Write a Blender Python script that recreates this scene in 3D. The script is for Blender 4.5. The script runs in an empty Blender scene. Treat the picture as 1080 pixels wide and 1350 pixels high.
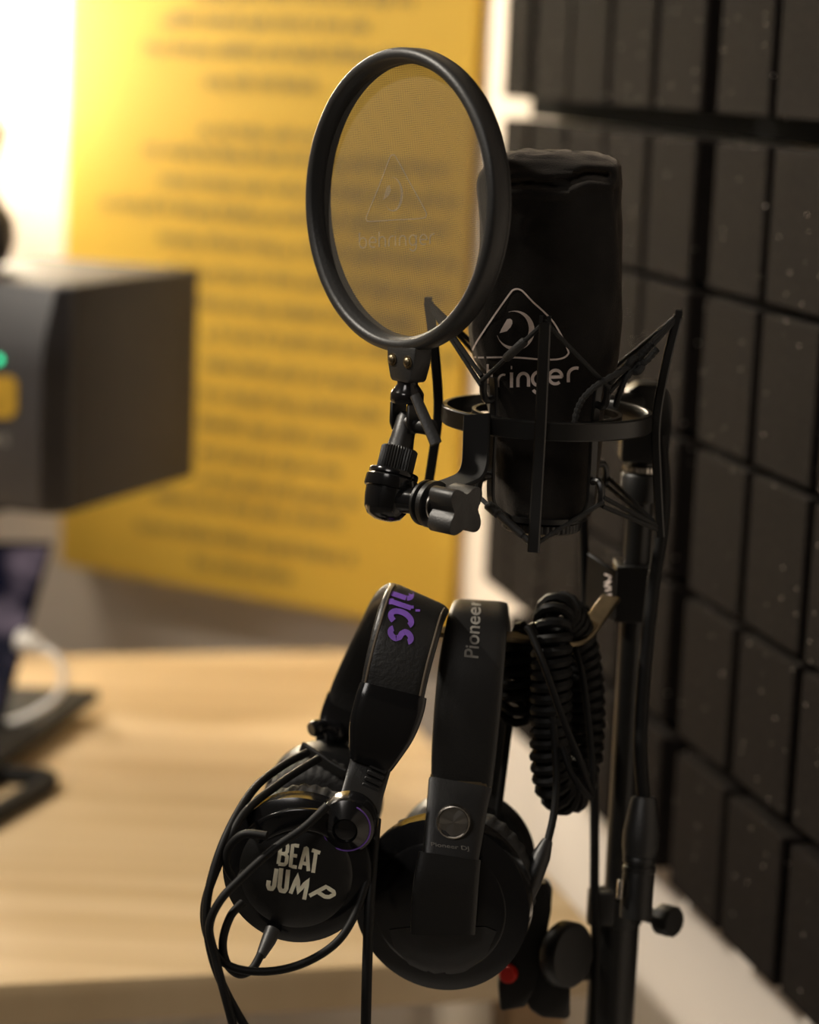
import bpy, bmesh, math, random
from mathutils import Vector as V, Matrix, noise
from mathutils.bvhtree import BVHTree
random.seed(7)
sc = bpy.context.scene
COL = sc.collection

# ------------------------------------------------------------------ camera
FPX = 3187.0                                   # focal length in pixels of the 1080 x 1350 frame (85 mm on 36 mm)
PITCH, ROLL, EYE = math.radians(10.43), math.radians(2.4), 1.45
O = V((0, 0, EYE))
FWD = V((0, math.cos(PITCH), -math.sin(PITCH)))
_u = V((0, math.sin(PITCH), math.cos(PITCH))); _r = V((1, 0, 0))
UP = _u * math.cos(ROLL) - _r * math.sin(ROLL)
RT = _r * math.cos(ROLL) + _u * math.sin(ROLL)
cam = bpy.data.cameras.new('camera'); camo = bpy.data.objects.new('camera', cam); COL.objects.link(camo)
camo.matrix_world = Matrix(((RT.x, UP.x, -FWD.x, O.x), (RT.y, UP.y, -FWD.y, O.y), (RT.z, UP.z, -FWD.z, O.z), (0, 0, 0, 1)))
cam.sensor_fit = 'VERTICAL'; cam.sensor_height = 36.0; cam.sensor_width = 28.8
cam.lens = FPX / 1350 * 36.0
cam.clip_start = 0.05
cam.dof.use_dof = True; cam.dof.focus_distance = 1.345; cam.dof.aperture_fstop = 4.0
sc.camera = camo

# ------------------------------------------------------------------ world, lights, exposure
sc.view_settings.view_transform = 'Standard'; sc.view_settings.look = 'None'
sc.view_settings.gamma = 1.0; sc.view_settings.use_curve_mapping = False
sc.view_settings.exposure = 0.65
w = bpy.data.worlds.new('room_ambient'); sc.world = w; w.use_nodes = True
w.node_tree.nodes['Background'].inputs[0].default_value = (1.0, 0.80, 0.60, 1)
w.node_tree.nodes['Background'].inputs[1].default_value = 0.03

def area(name, loc, target, sx, sy, power, col):
    l = bpy.data.lights.new(name, 'AREA'); l.shape = 'RECTANGLE'; l.size = sx; l.size_y = sy; l.energy = power; l.color = col
    o = bpy.data.objects.new(name, l); COL.objects.link(o); o.location = loc
    o.rotation_euler = (V(target) - V(loc)).to_track_quat('-Z', 'Y').to_euler()
    return o
area('added_desk_fill', (-1.50, 3.20, 2.60), (-0.45, 2.3, 0.75), 0.6, 0.6, 4, (1.0, 0.90, 0.76))  # unseen soft light added high at the left for the desk and walls
sl = bpy.data.lights.new('added_desk_spot', 'SPOT'); sl.energy = 122; sl.color = (1.0, 0.91, 0.78); sl.spot_size = math.radians(56); sl.spot_blend = .55; sl.shadow_soft_size = .06  # unseen spot, added to brighten the front of the desk
so = bpy.data.objects.new('added_desk_spot', sl); COL.objects.link(so); so.location = (-1.45, 1.45, 2.62); so.rotation_euler = (V((-0.15, 1.72, 0.75)) - so.location).to_track_quat('-Z', 'Y').to_euler()
wl = bpy.data.lights.new('added_poster_spot', 'SPOT'); wl.energy = 46; wl.color = (1.0, 0.90, 0.74); wl.spot_size = math.radians(44); wl.spot_blend = .5; wl.shadow_soft_size = .04  # unseen narrow spot, added to lift the upper part of the poster
wo = bpy.data.objects.new('added_poster_spot', wl); COL.objects.link(wo); wo.location = (-1.5, 2.35, 2.6); wo.rotation_euler = (V((-0.12, 2.85, 1.52)) - wo.location).to_track_quat('-Z', 'Y').to_euler()
area('added_front_fill', (-0.9, -0.3, 2.6), (0.0, 1.2, 1.0), 0.7, 0.7, 8, (1.0, 0.93, 0.86))  # unseen weak fill, added behind the camera for highlights on the black gear

# ------------------------------------------------------------------ pixel / plane helpers (used to read real positions off the photograph)
def ray(x, y): return FWD + RT * ((x - 540) / FPX) - UP * ((y - 675) / FPX)
def pt(x, y, d): return O + ray(x, y) * d
def ptY(x, y, Y): r = ray(x, y); return O + r * (Y / r.y)
def hit(x, y, P, n): r = ray(x, y); return O + r * ((P - O).dot(n) / r.dot(n))
def proj(p): v = p - O; d = v.dot(FWD); return 540 + FPX * v.dot(RT) / d, 675 - FPX * v.dot(UP) / d
Z = V((0, 0, 1))

# ------------------------------------------------------------------ mesh helpers
def nbm(): return bmesh.new()
def spline(pts, n=8, closed=False):
    pts = [V(p) for p in pts]; out = []; N = len(pts)
    rng = range(N) if closed else range(N - 1)
    for i in rng:
        if closed: p0, p1, p2, p3 = pts[(i - 1) % N], pts[i], pts[(i + 1) % N], pts[(i + 2) % N]
        else: p0, p1, p2, p3 = pts[max(i - 1, 0)], pts[i], pts[i + 1], pts[min(i + 2, N - 1)]
        for k in range(n):
            t = k / n
            out.append(0.5 * ((2 * p1) + (p2 - p0) * t + (2 * p0 - 5 * p1 + 4 * p2 - p3) * t * t + (3 * p1 - p0 - 3 * p2 + p3) * t ** 3))
    if not closed: out.append(pts[-1])
    return out
def S(pp, n=8): return spline([pt(*p) for p in pp], n)
def tang(pts, i, closed=False):
    N = len(pts)
    if closed: return (pts[(i + 1) % N] - pts[(i - 1) % N]).normalized()
    return (pts[min(i + 1, N - 1)] - pts[max(i - 1, 0)]).normalized()
def loft(bm, rings, closed=False, caps=True, loop=True):
    vs = [[bm.verts.new(p) for p in r] for r in rings]; n = len(vs[0]); m = len(vs)
    for i in range(m if closed else m - 1):
        a, b = vs[i], vs[(i + 1) % m]
        for j in range(n if loop else n - 1):
            bm.faces.new((a[j], a[(j + 1) % n], b[(j + 1) % n], b[j]))
    if caps and not closed and loop:
        bm.faces.new(vs[0][::-1]); bm.faces.new(vs[-1])
    return vs
def tube(bm, pts, r, seg=10, closed=False, caps=True):
    pts = [V(p) for p in pts]; t = tang(pts, 0, closed)
    u = t.orthogonal().normalized(); rings = []
    for i, p in enumerate(pts):
        t = tang(pts, i, closed); u = (u - t * u.dot(t)).normalized(); v = t.cross(u)
        rr = r[i] if isinstance(r, (list, tuple)) else r
        rings.append([p + (u * math.cos(2 * math.pi * k / seg) + v * math.sin(2 * math.pi * k / seg)) * rr for k in range(seg)])
    loft(bm, rings, closed, caps)
def rrect(w, t, r=None, n=3):
    r = min(w, t) * 0.3 if r is None else r; out = []
    for cx, cy, a0 in ((w / 2 - r, t / 2 - r, 0), (-w / 2 + r, t / 2 - r, 90), (-w / 2 + r, -t / 2 + r, 180), (w / 2 - r, -t / 2 + r, 270)):
        for k in range(n + 1):
            a = math.radians(a0 + 90 * k / n); out.append((cx + r * math.cos(a), cy + r * math.sin(a)))
    return out
def sweep(bm, pts, sec, wdir, closed=False, scale=None):
    """section (u along wdir, v along the surface normal) swept along pts"""
    pts = [V(p) for p in pts]; rings = []; wdir = V(wdir).normalized()
    for i, p in enumerate(pts):
        t = tang(pts, i, closed); u = (wdir - t * wdir.dot(t)).normalized(); v = t.cross(u)
        su, sv = scale[i] if scale else (1, 1)
        rings.append([p + u * a * su + v * b * sv for a, b in sec])
    loft(bm, rings, closed)
def lathe(bm, prof, o, axis, seg=48, loop=False, ridge=0, depth=0, rsel=None, sq=None):
    """profile of (radius, height along axis)"""
    axis = V(axis).normalized(); u = axis.orthogonal().normalized() if sq is None else V(sq).normalized(); v = axis.cross(u); o = V(o)
    rings = []
    for r, h in prof:
        ring = []
        for k in range(seg):
            a = 2 * math.pi * k / seg
            rr = max(r, 1e-5)
            if ridge and (rsel is None or rsel(r, h)): rr -= depth * (0.5 + 0.5 * math.cos(a * ridge))
            ring.append(o + axis * h + (u * math.cos(a) + v * math.sin(a)) * rr)
        rings.append(ring)
    loft(bm, rings, closed=loop, caps=not loop)
def frame_box(bm, c, ax, ay, az, hx, hy, hz, bev=0.0, seg=2):
    c = V(c); b2 = nbm(); vs = {}
    for i in (-1, 1):
        for j in (-1, 1):
            for k in (-1, 1): vs[i, j, k] = b2.verts.new(c + V(ax) * hx * i + V(ay) * hy * j + V(az) * hz * k)
    for f in (((-1,-1,-1),(-1,1,-1),(1,1,-1),(1,-1,-1)), ((-1,-1,1),(1,-1,1),(1,1,1),(-1,1,1)), ((-1,-1,-1),(1,-1,-1),(1,-1,1),(-1,-1,1)),
              ((1,-1,-1),(1,1,-1),(1,1,1),(1,-1,1)), ((1,1,-1),(-1,1,-1),(-1,1,1),(1,1,1)), ((-1,1,-1),(-1,-1,-1),(-1,-1,1),(-1,1,1))):
        b2.faces.new([vs[q] for q in f])
    if bev > 0: bmesh.ops.bevel(b2, geom=list(b2.edges), offset=bev, segments=seg, affect='EDGES', profile=0.5)
    merge(bm, b2)
def merge(bm, b2):
    m = bpy.data.meshes.new('t'); b2.to_mesh(m); b2.free(); bm.from_mesh(m); bpy.data.meshes.remove(m)
def prism(bm, poly, ext, bev=0.0, seg=2):
    b2 = nbm(); ext = V(ext); n = len(poly)
    a = [b2.verts.new(V(p)) for p in poly]; b = [b2.verts.new(V(p) + ext) for p in poly]
    b2.faces.new(a[::-1]); b2.faces.new(b)
    for i in range(n): b2.faces.new((a[i], a[(i + 1) % n], b[(i + 1) % n], b[i]))
    if bev > 0: bmesh.ops.bevel(b2, geom=list(b2.edges), offset=bev, segments=seg, affect='EDGES', profile=0.5, clamp_overlap=True)
    merge(bm, b2)
def finish(bm, sharp=38):
    bmesh.ops.recalc_face_normals(bm, faces=bm.faces)
    for f in bm.faces: f.smooth = True
    for e in bm.edges:
        if len(e.link_faces) == 2 and e.calc_face_angle(0) > math.radians(sharp): e.smooth = False
def obj(name, bm, mat, parent=None, sharp=38):
    if parent is None:                                   # a thing that is one mesh: put its origin at its base centre
        finish(bm, sharp)
        xs = [v.co for v in bm.verts]
        base = V((sum(v.x for v in xs) / len(xs), sum(v.y for v in xs) / len(xs), min(v.z for v in xs)))
        bmesh.ops.translate(bm, verts=bm.verts, vec=-base)
    else: finish(bm, sharp)
    me = bpy.data.meshes.new(name); bm.to_mesh(me); bm.free()
    me.materials.append(mat)
    o = bpy.data.objects.new(name, me); COL.objects.link(o)
    if parent is None: o.location = base
    else:
        o.parent = parent                                # meshes are built in world space; only a thing's own Empty is offset
        if parent.parent is None: o.matrix_parent_inverse = Matrix.Translation(-parent.location)
    return o
def thing(name, label, cat, loc, group=None):
    o = bpy.data.objects.new(name, None); COL.objects.link(o); o.location = loc; o.empty_display_size = 0.02
    return tag(o, label, cat, group)
def tag(o, label, cat, group=None):
    o['label'] = label; o['category'] = cat
    if group: o['group'] = group
    return o
def struct(name, bm, mat):
    o = obj(name, bm, mat); o['kind'] = 'structure'; return o

# ------------------------------------------------------------------ materials
def mat(name, col, rough=0.5, metal=0.0, nscale=0, namp=0.0, bump=0.0, bscale=200, spec=0.5, sheen=0, coat=0, emit=None, estr=1):
    m = bpy.data.materials.new(name); m.use_nodes = True; nt = m.node_tree; b = nt.nodes['Principled BSDF']
    b.inputs['Base Color'].default_value = (*col, 1); b.inputs['Roughness'].default_value = rough; b.inputs['Metallic'].default_value = metal
    b.inputs['Specular IOR Level'].default_value = spec
    if sheen: b.inputs['Sheen Weight'].default_value = sheen; b.inputs['Sheen Roughness'].default_value = 0.4; b.inputs['Sheen Tint'].default_value = (1, .85, .7, 1)
    if coat: b.inputs['Coat Weight'].default_value = coat; b.inputs['Coat Roughness'].default_value = 0.12
    if emit: b.inputs['Emission Color'].default_value = (*emit, 1); b.inputs['Emission Strength'].default_value = estr
    tc = nt.nodes.new('ShaderNodeTexCoord')
    if namp:
        n = nt.nodes.new('ShaderNodeTexNoise'); n.inputs['Scale'].default_value = nscale; n.inputs['Detail'].default_value = 5
        nt.links.new(tc.outputs['Object'], n.inputs['Vector'])
        r = nt.nodes.new('ShaderNodeValToRGB')
        r.color_ramp.elements[0].position = 0.3; r.color_ramp.elements[1].position = 0.7
        r.color_ramp.elements[0].color = (*[c * (1 - namp) for c in col], 1); r.color_ramp.elements[1].color = (*[min(1, c * (1 + namp)) for c in col], 1)
        nt.links.new(n.outputs['Fac'], r.inputs['Fac']); nt.links.new(r.outputs['Color'], b.inputs['Base Color'])
    if bump:
        n = nt.nodes.new('ShaderNodeTexNoise'); n.inputs['Scale'].default_value = bscale; n.inputs['Detail'].default_value = 4
        nt.links.new(tc.outputs['Object'], n.inputs['Vector'])
        bp = nt.nodes.new('ShaderNodeBump'); bp.inputs['Strength'].default_value = bump; bp.inputs['Distance'].default_value = 0.002
        nt.links.new(n.outputs['Fac'], bp.inputs['Height']); nt.links.new(bp.outputs['Normal'], b.inputs['Normal'])
    return m
M = {}
M['plastic'] = mat('black_satin_plastic', (.0055, .0053, .0051), .42, bump=.08, bscale=900)
M['rim'] = mat('black_rubbery_rim', (.015, .0147, .0145), .45, bump=.1, bscale=700)
M['gloss'] = mat('black_gloss_plastic', (.006, .006, .0065), .15)
M['metal'] = mat('black_powder_metal', (.006, .0058, .0056), .36, nscale=60, namp=.15)
M['steel'] = mat('bright_steel', (.62, .58, .52), .25, 1.0)
M['dullmetal'] = mat('brassy_warm_lit_steel', (.20, .16, .10), .38, 1.0, nscale=80, namp=.3)  # brass tone; on the hook arm it stands for warm light on dark metal
M['cloth'] = mat('black_pouch_cloth', (.0135, .012, .0108), .95, bump=.35, bscale=1400, spec=.15, sheen=.25, nscale=30, namp=.25)
M['cord'] = mat('black_elastic_cord', (.010, .010, .0095), .7, bump=.5, bscale=1500)
M['sleeve'] = mat('grey_cord_sleeve', (.030, .0295, .028), .55, bump=.3, bscale=1200)
M['cable'] = mat('black_rubber_cable', (.005, .0048, .0046), .55, spec=.22)
M['matt'] = mat('matt_black_metal', (.008, .0078, .0075), .65, spec=.25)
M['leather'] = mat('black_leather_pad', (.008, .0077, .0074), .40, bump=.12, bscale=420)
M['padcloth'] = mat('dark_ear_pad', (.010, .0095, .009), .7, bump=.4, bscale=300)
M['stitch'] = mat('tan_seam_piping', (.07, .05, .03), .6)
M['print'] = mat('pale_pink_print', (.80, .68, .62), .7, nscale=300, namp=.12)
M['cream'] = mat('cream_print', (.92, .85, .66), .7, nscale=120, namp=.15)
M['purple'] = mat('purple_print', (.17, .07, .42), .6, nscale=150, namp=.15)
M['greyprint'] = mat('worn_silver_print', (.20, .19, .17), .5, nscale=200, namp=.4)
M['red'] = mat('red_plastic', (.55, .015, .008), .4)
M['wall'] = mat('warm_white_paint', (.74, .67, .60), .85, nscale=6, namp=.03, bump=.05, bscale=150)
M['taupe'] = mat('dark_taupe_paint', (.10, .085, .07), .85, nscale=5, namp=.05)
M['floor'] = mat('grey_floor', (.42, .40, .38), .5, nscale=12, namp=.1)
M['whitepl'] = mat('white_plastic', (.80, .76, .70), .35)
M['spk'] = mat('dark_cabinet_vinyl', (.024, .018, .013), .6, nscale=40, namp=.1, spec=.3, bump=.03, bscale=500)
M['spkfront'] = mat('graphite_baffle', (.028, .026, .028), .5, nscale=20, namp=.1)
M['darkwood'] = mat('desk_edge_laminate', (.36, .23, .115), .5, nscale=30, namp=.15)

def foam_mat():
    m = mat('charcoal_foam', (.0115, .0090, .0078), .95, nscale=260, namp=.35, bump=.6, bscale=500, spec=.08)
    nt = m.node_tree; b = nt.nodes['Principled BSDF']; tc = [n for n in nt.nodes if n.type == 'TEX_COORD'][0]
    vo = nt.nodes.new('ShaderNodeTexVoronoi'); vo.inputs['Scale'].default_value = 150
    ge = nt.nodes.new('ShaderNodeNewGeometry'); nt.links.new(ge.outputs['Position'], vo.inputs['Vector'])
    lt = nt.nodes.new('ShaderNodeMath'); lt.operation = 'LESS_THAN'; lt.inputs[1].default_value = 0.10
    nt.links.new(vo.outputs['Distance'], lt.inputs[0])
    sp = nt.nodes.new('ShaderNodeSeparateColor'); nt.links.new(vo.outputs['Color'], sp.inputs[0])
    g = nt.nodes.new('ShaderNodeMath'); g.operation = 'GREATER_THAN'; g.inputs[1].default_value = .84; nt.links.new(sp.outputs[0], g.inputs[0])
    mu = nt.nodes.new('ShaderNodeMath'); mu.operation = 'MULTIPLY'; nt.links.new(lt.outputs[0], mu.inputs[0]); nt.links.new(g.outputs[0], mu.inputs[1])
    old = b.inputs['Base Color'].links[0].from_socket
    mx = nt.nodes.new('ShaderNodeMix'); mx.data_type = 'RGBA'; nt.links.new(mu.outputs[0], mx.inputs[0]); nt.links.new(old, mx.inputs[6]); mx.inputs[7].default_value = (.95, .85, .75, 1)
    nt.links.new(mx.outputs[2], b.inputs['Base Color'])
    return m
M['foam'] = foam_mat()
M['foamback'] = mat('foam_backing', (.004, .0036, .0032), .95, spec=.05)

def wood_mat():
    m = bpy.data.materials.new('pale_oak_top'); m.use_nodes = True; nt = m.node_tree; b = nt.nodes['Principled BSDF']
    tc = nt.nodes.new('ShaderNodeTexCoord'); mp = nt.nodes.new('ShaderNodeMapping'); nt.links.new(tc.outputs['Object'], mp.inputs[0])
    mp.inputs['Rotation'].default_value = (0, 0, -WALL_ANG); mp.inputs['Scale'].default_value = (.8, 17, 1)
    n = nt.nodes.new('ShaderNodeTexNoise'); n.inputs['Scale'].default_value = 1.6; n.inputs['Detail'].default_value = 6; n.inputs['Distortion'].default_value = .4
    nt.links.new(mp.outputs[0], n.inputs['Vector'])
    r = nt.nodes.new('ShaderNodeValToRGB'); e = r.color_ramp.elements
    e[0].position = .32; e[0].color = (.53, .375, .20, 1); e[1].position = .60; e[1].color = (.64, .48, .285, 1)
    x = r.color_ramp.elements.new(.8); x.color = (.68, .53, .335, 1)
    nt.links.new(n.outputs['Fac'], r.inputs['Fac']); nt.links.new(r.outputs['Color'], b.inputs['Base Color'])
    b.inputs['Roughness'].default_value = .45
    return m
def mesh_mat():
    m = bpy.data.materials.new('woven_nylon_screen'); m.use_nodes = True; nt = m.node_tree
    for n in list(nt.nodes): nt.nodes.remove(n)
    out = nt.nodes.new('ShaderNodeOutputMaterial'); mix = nt.nodes.new('ShaderNodeMixShader'); tr = nt.nodes.new('ShaderNodeBsdfTransparent'); df = nt.nodes.new('ShaderNodeBsdfDiffuse')
    df.inputs[0].default_value = (.075, .068, .058, 1)
    tc = nt.nodes.new('ShaderNodeTexCoord'); facs = []
    for rot, sc_ in ((0, 300), (math.pi / 2, 300), (0.05, 318), (math.pi / 2 + .05, 318)):
        mp = nt.nodes.new('ShaderNodeMapping'); mp.inputs['Rotation'].default_value = (0, 0, 0)
        nt.links.new(tc.outputs['UV'], mp.inputs[0]); mp.inputs['Rotation'].default_value = (0, 0, rot)
        wv = nt.nodes.new('ShaderNodeTexWave'); wv.inputs['Scale'].default_value = sc_ / 6.2832 * .155 / .155; wv.wave_profile = 'SIN'
        nt.links.new(mp.outputs[0], wv.inputs[0]); facs.append(wv.outputs['Fac'])
    a = None
    for f_ in facs:
        if a is None: a = f_; continue
        q = nt.nodes.new('ShaderNodeMath'); q.operation = 'ADD'; nt.links.new(a, q.inputs[0]); nt.links.new(f_, q.inputs[1]); a = q.outputs[0]
    mr = nt.nodes.new('ShaderNodeMapRange'); mr.inputs[1].default_value = 0.6; mr.inputs[2].default_value = 3.4; mr.inputs[3].default_value = .42; mr.inputs[4].default_value = .84
    nt.links.new(a, mr.inputs[0])
    nt.links.new(mr.outputs[0], mix.inputs[0]); nt.links.new(tr.outputs[0], mix.inputs[1]); nt.links.new(df.outputs[0], mix.inputs[2]); nt.links.new(mix.outputs[0], out.inputs[0])
    return m
def faint_mat():
    m = bpy.data.materials.new('faint_screen_print'); m.use_nodes = True; nt = m.node_tree
    b = nt.nodes['Principled BSDF']; b.inputs['Base Color'].default_value = (.24, .20, .15, 1); b.inputs['Roughness'].default_value = .8
    out = nt.nodes['Material Output']; mix = nt.nodes.new('ShaderNodeMixShader'); tr = nt.nodes.new('ShaderNodeBsdfTransparent'); mix.inputs[0].default_value = .45
    nt.links.new(tr.outputs[0], mix.inputs[1]); nt.links.new(b.outputs[0], mix.inputs[2]); nt.links.new(mix.outputs[0], out.inputs[0])
    return m
M['mesh'] = mesh_mat(); M['faint'] = faint_mat()

# ------------------------------------------------------------------ decals: print laid on a surface
def bvh_of(*objs):
    vs, fs = [], []
    for o in objs:
        o_m = o.matrix_world if o.parent is None else Matrix.Identity(4)
        k = len(vs)
        t = o.location if o.parent is None else V((0, 0, 0))
        vs += [v.co + t for v in o.data.vertices]; fs += [[i + k for i in p.vertices] for p in o.data.polygons]
    return BVHTree.FromPolygons(vs, fs)
def stick(bv, x, y, off=.0004):
    r = ray(x, y).normalized(); loc, nor, i, d = bv.ray_cast(O, r)
    if loc is None: return None
    return loc - r * off
def add_poly_decal(bm, bv, verts, faces, off=.0004, maxlen=6):
    """verts are photo pixels; faces index them; cut fine so that they follow the surface"""
    b2 = nbm(); vv = [b2.verts.new((x, y, 0)) for x, y in verts]
    for f in faces:
        try: b2.faces.new([vv[i] for i in f])
        except ValueError: pass
    bmesh.ops.triangulate(b2, faces=b2.faces)
    for _ in range(4):
        es = [e for e in b2.edges if e.calc_length() > maxlen]
        if not es: break
        bmesh.ops.subdivide_edges(b2, edges=es, cuts=1); bmesh.ops.triangulate(b2, faces=b2.faces)
    bad = []
    for v in b2.verts:
        q = stick(bv, v.co.x, v.co.y, off)
        if q is None: bad.append(v)
        else: v.co = q
    bmesh.ops.delete(b2, geom=bad, context='VERTS')
    merge(bm, b2)
def ribbon(bm, bv, line, wd, off=.0004, closed=False):
    """stroke of width wd (pixels) along line (pixels)"""
    n = len(line); vs = []; wds = wd if isinstance(wd, (list, tuple)) else [wd] * n
    pts = [V((x, y)) for x, y in line]
    L, Rr = [], []
    for i in range(n):
        t = (pts[(i + 1) % n] - pts[i - 1]) if closed else (pts[min(i + 1, n - 1)] - pts[max(i - 1, 0)])
        if t.length == 0: t = V((1, 0))
        t.normalize(); nn = V((-t.y, t.x)) * wds[i] / 2
        L.append(pts[i] + nn); Rr.append(pts[i] - nn)
    a = [stick(bv, *p, off) for p in L]; b = [stick(bv, *p, off) for p in Rr]
    va = [bm.verts.new(p) if p else None for p in a]; vb = [bm.verts.new(p) if p else None for p in b]
    for i in range(n if closed else n - 1):
        j = (i + 1) % n; q = (va[i], va[j], vb[j], vb[i])
        if all(q): bm.faces.new(q)
def arc(cx, cy, r, a0, a1, n=12): return [(cx + r * math.cos(math.radians(a0 + (a1 - a0) * i / n)), cy + r * math.sin(math.radians(a0 + (a1 - a0) * i / n))) for i in range(n + 1)]
def dens(l, n=6):
    out = []
    for a, b in zip(l[:-1], l[1:]):
        out += [(a[0] + (b[0] - a[0]) * k / n, a[1] + (b[1] - a[1]) * k / n) for k in range(n)]
    return out + [l[-1]]
GL = {'b': [dens([(0, 1.5), (0, .5)]), arc(.5, .5, .5, 180, 540, 20)], 'e': [dens([(.05, .5), (1, .5)]) + arc(.5, .5, .5, 0, 310, 18)],
      'h': [dens([(0, 0), (0, 1.5)]), arc(.45, .55, .45, 180, 0, 10) + dens([(.9, .5), (.9, 0)])], 'r': [dens([(0, 0), (0, .5)]) + arc(.5, .5, .5, 180, 70, 8)],
      'i': [dens([(0, 0), (0, 1)]), dens([(-.06, 1.32), (.06, 1.32)])], 'n': [dens([(0, 0), (0, .5)]) + arc(.45, .55, .45, 180, 0, 10) + dens([(.9, .5), (.9, 0)])],
      'g': [arc(.5, .5, .5, 0, 360, 20), dens([(1, 1), (1, -.1)]) + arc(.5, -.05, .5, 0, -150, 10)]}
def text2d(s, bold=0.0):
    cu = bpy.data.curves.new('t', 'FONT'); cu.body = s; cu.offset = bold; o = bpy.data.objects.new('t', cu); COL.objects.link(o)
    dg = bpy.context.evaluated_depsgraph_get(); dg.update()
    me = bpy.data.meshes.new_from_object(o.evaluated_get(dg))
    vs = [(v.co.x, v.co.y) for v in me.vertices]; fs = [list(p.vertices) for p in me.polygons]
    bpy.data.objects.remove(o); bpy.data.curves.remove(cu); bpy.data.meshes.remove(me)
    x0 = min(v[0] for v in vs); x1 = max(v[0] for v in vs); y0 = min(v[1] for v in vs); y1 = max(v[1] for v in vs)
    return [((x - x0) / (x1 - x0), (y - y0) / (y1 - y0)) for x, y in vs], fs
def put_text(bm, bv, s, o, ux, uy, bold=0.0, off=.0004, maxlen=6):
    """text box with its lower left corner at pixel o, ux and uy its two sides in pixels"""
    vs, fs = text2d(s, bold)
    add_poly_decal(bm, bv, [(o[0] + ux[0] * a + uy[0] * b, o[1] + ux[1] * a + uy[1] * b) for a, b in vs], fs, off, maxlen)

# ================================================================== ROOM
_v = ray(-255, 55); WDIR = V((_v.x, _v.y, 0)).normalized()           # along the right wall, away from the camera
WN = V((-WDIR.y, WDIR.x, 0))                                          # out of the right wall into the room
WALL_ANG = math.atan2(WDIR.x, WDIR.y)
FP = pt(1080, 120, 1.685); FP.z = 0                                   # a point of the foam's front plane
FT = 0.080                                                            # foam blocks + backing
WP = FP - WN * FT
def onwall(s, z, out=0.0): return WP + WDIR * s + Z * z + WN * out
M['wood'] = wood_mat()
CORN = hit(628, 20, WP, WN); s_c = (CORN - WP).dot(WDIR)
CORN = onwall(s_c, 0)
DD = V((-math.sin(math.radians(59)), math.cos(math.radians(59)), 0))  # along the angled back wall, to the left
DN = V((-DD.y, DD.x, 0));
if DN.y > 0: DN = -DN                                                 # towards the room
# walls as slabs
bm = nbm(); prism(bm, [onwall(-1.6, 0), onwall(s_c, 0), onwall(s_c, 0) - WN * .1 + WDIR * .02, onwall(-1.6, 0) - WN * .1], Z * 2.8); struct('wall_right', bm, M['wall'])
bm = nbm(); prism(bm, [CORN, CORN + DD * 2.6, CORN + DD * 2.6 - DN * .1, CORN - DN * .1 + WDIR * .0], Z * 2.8); struct('wall_back', bm, M['wall'])
bm = nbm(); frame_box(bm, (-0.6, 1.2, -.02), (1, 0, 0), (0, 1, 0), Z, 2.6, 3.4, .02); struct('floor', bm, M['floor'])
bm = nbm(); frame_box(bm, (-2.35, 1.4, 1.4), (1, 0, 0), (0, 1, 0), Z, .05, 2.9, 1.4); struct('wall_left', bm, M['taupe'])
bm = nbm(); frame_box(bm, (-0.6, 1.2, 2.83), (1, 0, 0), (0, 1, 0), Z, 2.6, 3.4, .03); struct('ceiling', bm, M['taupe'])
# white skirting along the right wall
bm = nbm(); prism(bm, [onwall(-1.6, 0, .0), onwall(s_c - .02, 0, .0), onwall(s_c - .02, 0, .014), onwall(-1.6, 0, .014)], Z * .08, .003); struct('baseboard_right', bm, M['wall'])

# ------------------------------------------------------------------ yellow poster panel, its print and the light strip
POFF = 0.050
def onback(u, z, out=0.0): return CORN + DD * u + Z * z + DN * out
PB = CORN + DN * POFF
def bk(x, y): q = hit(x, y, PB, DN); return (q - CORN).dot(DD), q.z
u_r = bk(612, 400)[0]; u_l = bk(79, 700)[0]; z_b = bk(330, 789)[1]
M['yellow'] = mat('yellow_poster', (.80, .525, .070), .55, nscale=3, namp=.03)
M['ink'] = mat('grey_brown_ink', (.37, .265, .070), .6)
poster = thing('poster', 'large yellow poster panel with rows of dark print on the angled back wall', 'poster', onback((u_l + u_r) / 2, z_b, POFF))
bm = nbm(); prism(bm, [onback(u_r, z_b, .001), onback(u_l, z_b, .001), onback(u_l, z_b, POFF), onback(u_r, z_b, POFF)], Z * (2.35 - z_b), .002, 1); obj('panel', bm, M['yellow'], poster)
bm = nbm()
ROWS = [(255, 560, -4), (215, 480, 31), (190, 560, 70), (270, 415, 111), (265, 415, 177), (190, 600, 211), (210, 600, 252), (135, 600, 287), (210, 600, 331), (225, 600, 374),
        (262, 560, 415), (270, 600, 455), (268, 520, 495), (262, 510, 534), (262, 480, 572), (262, 450, 610), (262, 470, 648), (205, 465, 674), (180, 475, 716), (255, 385, 752)]
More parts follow.
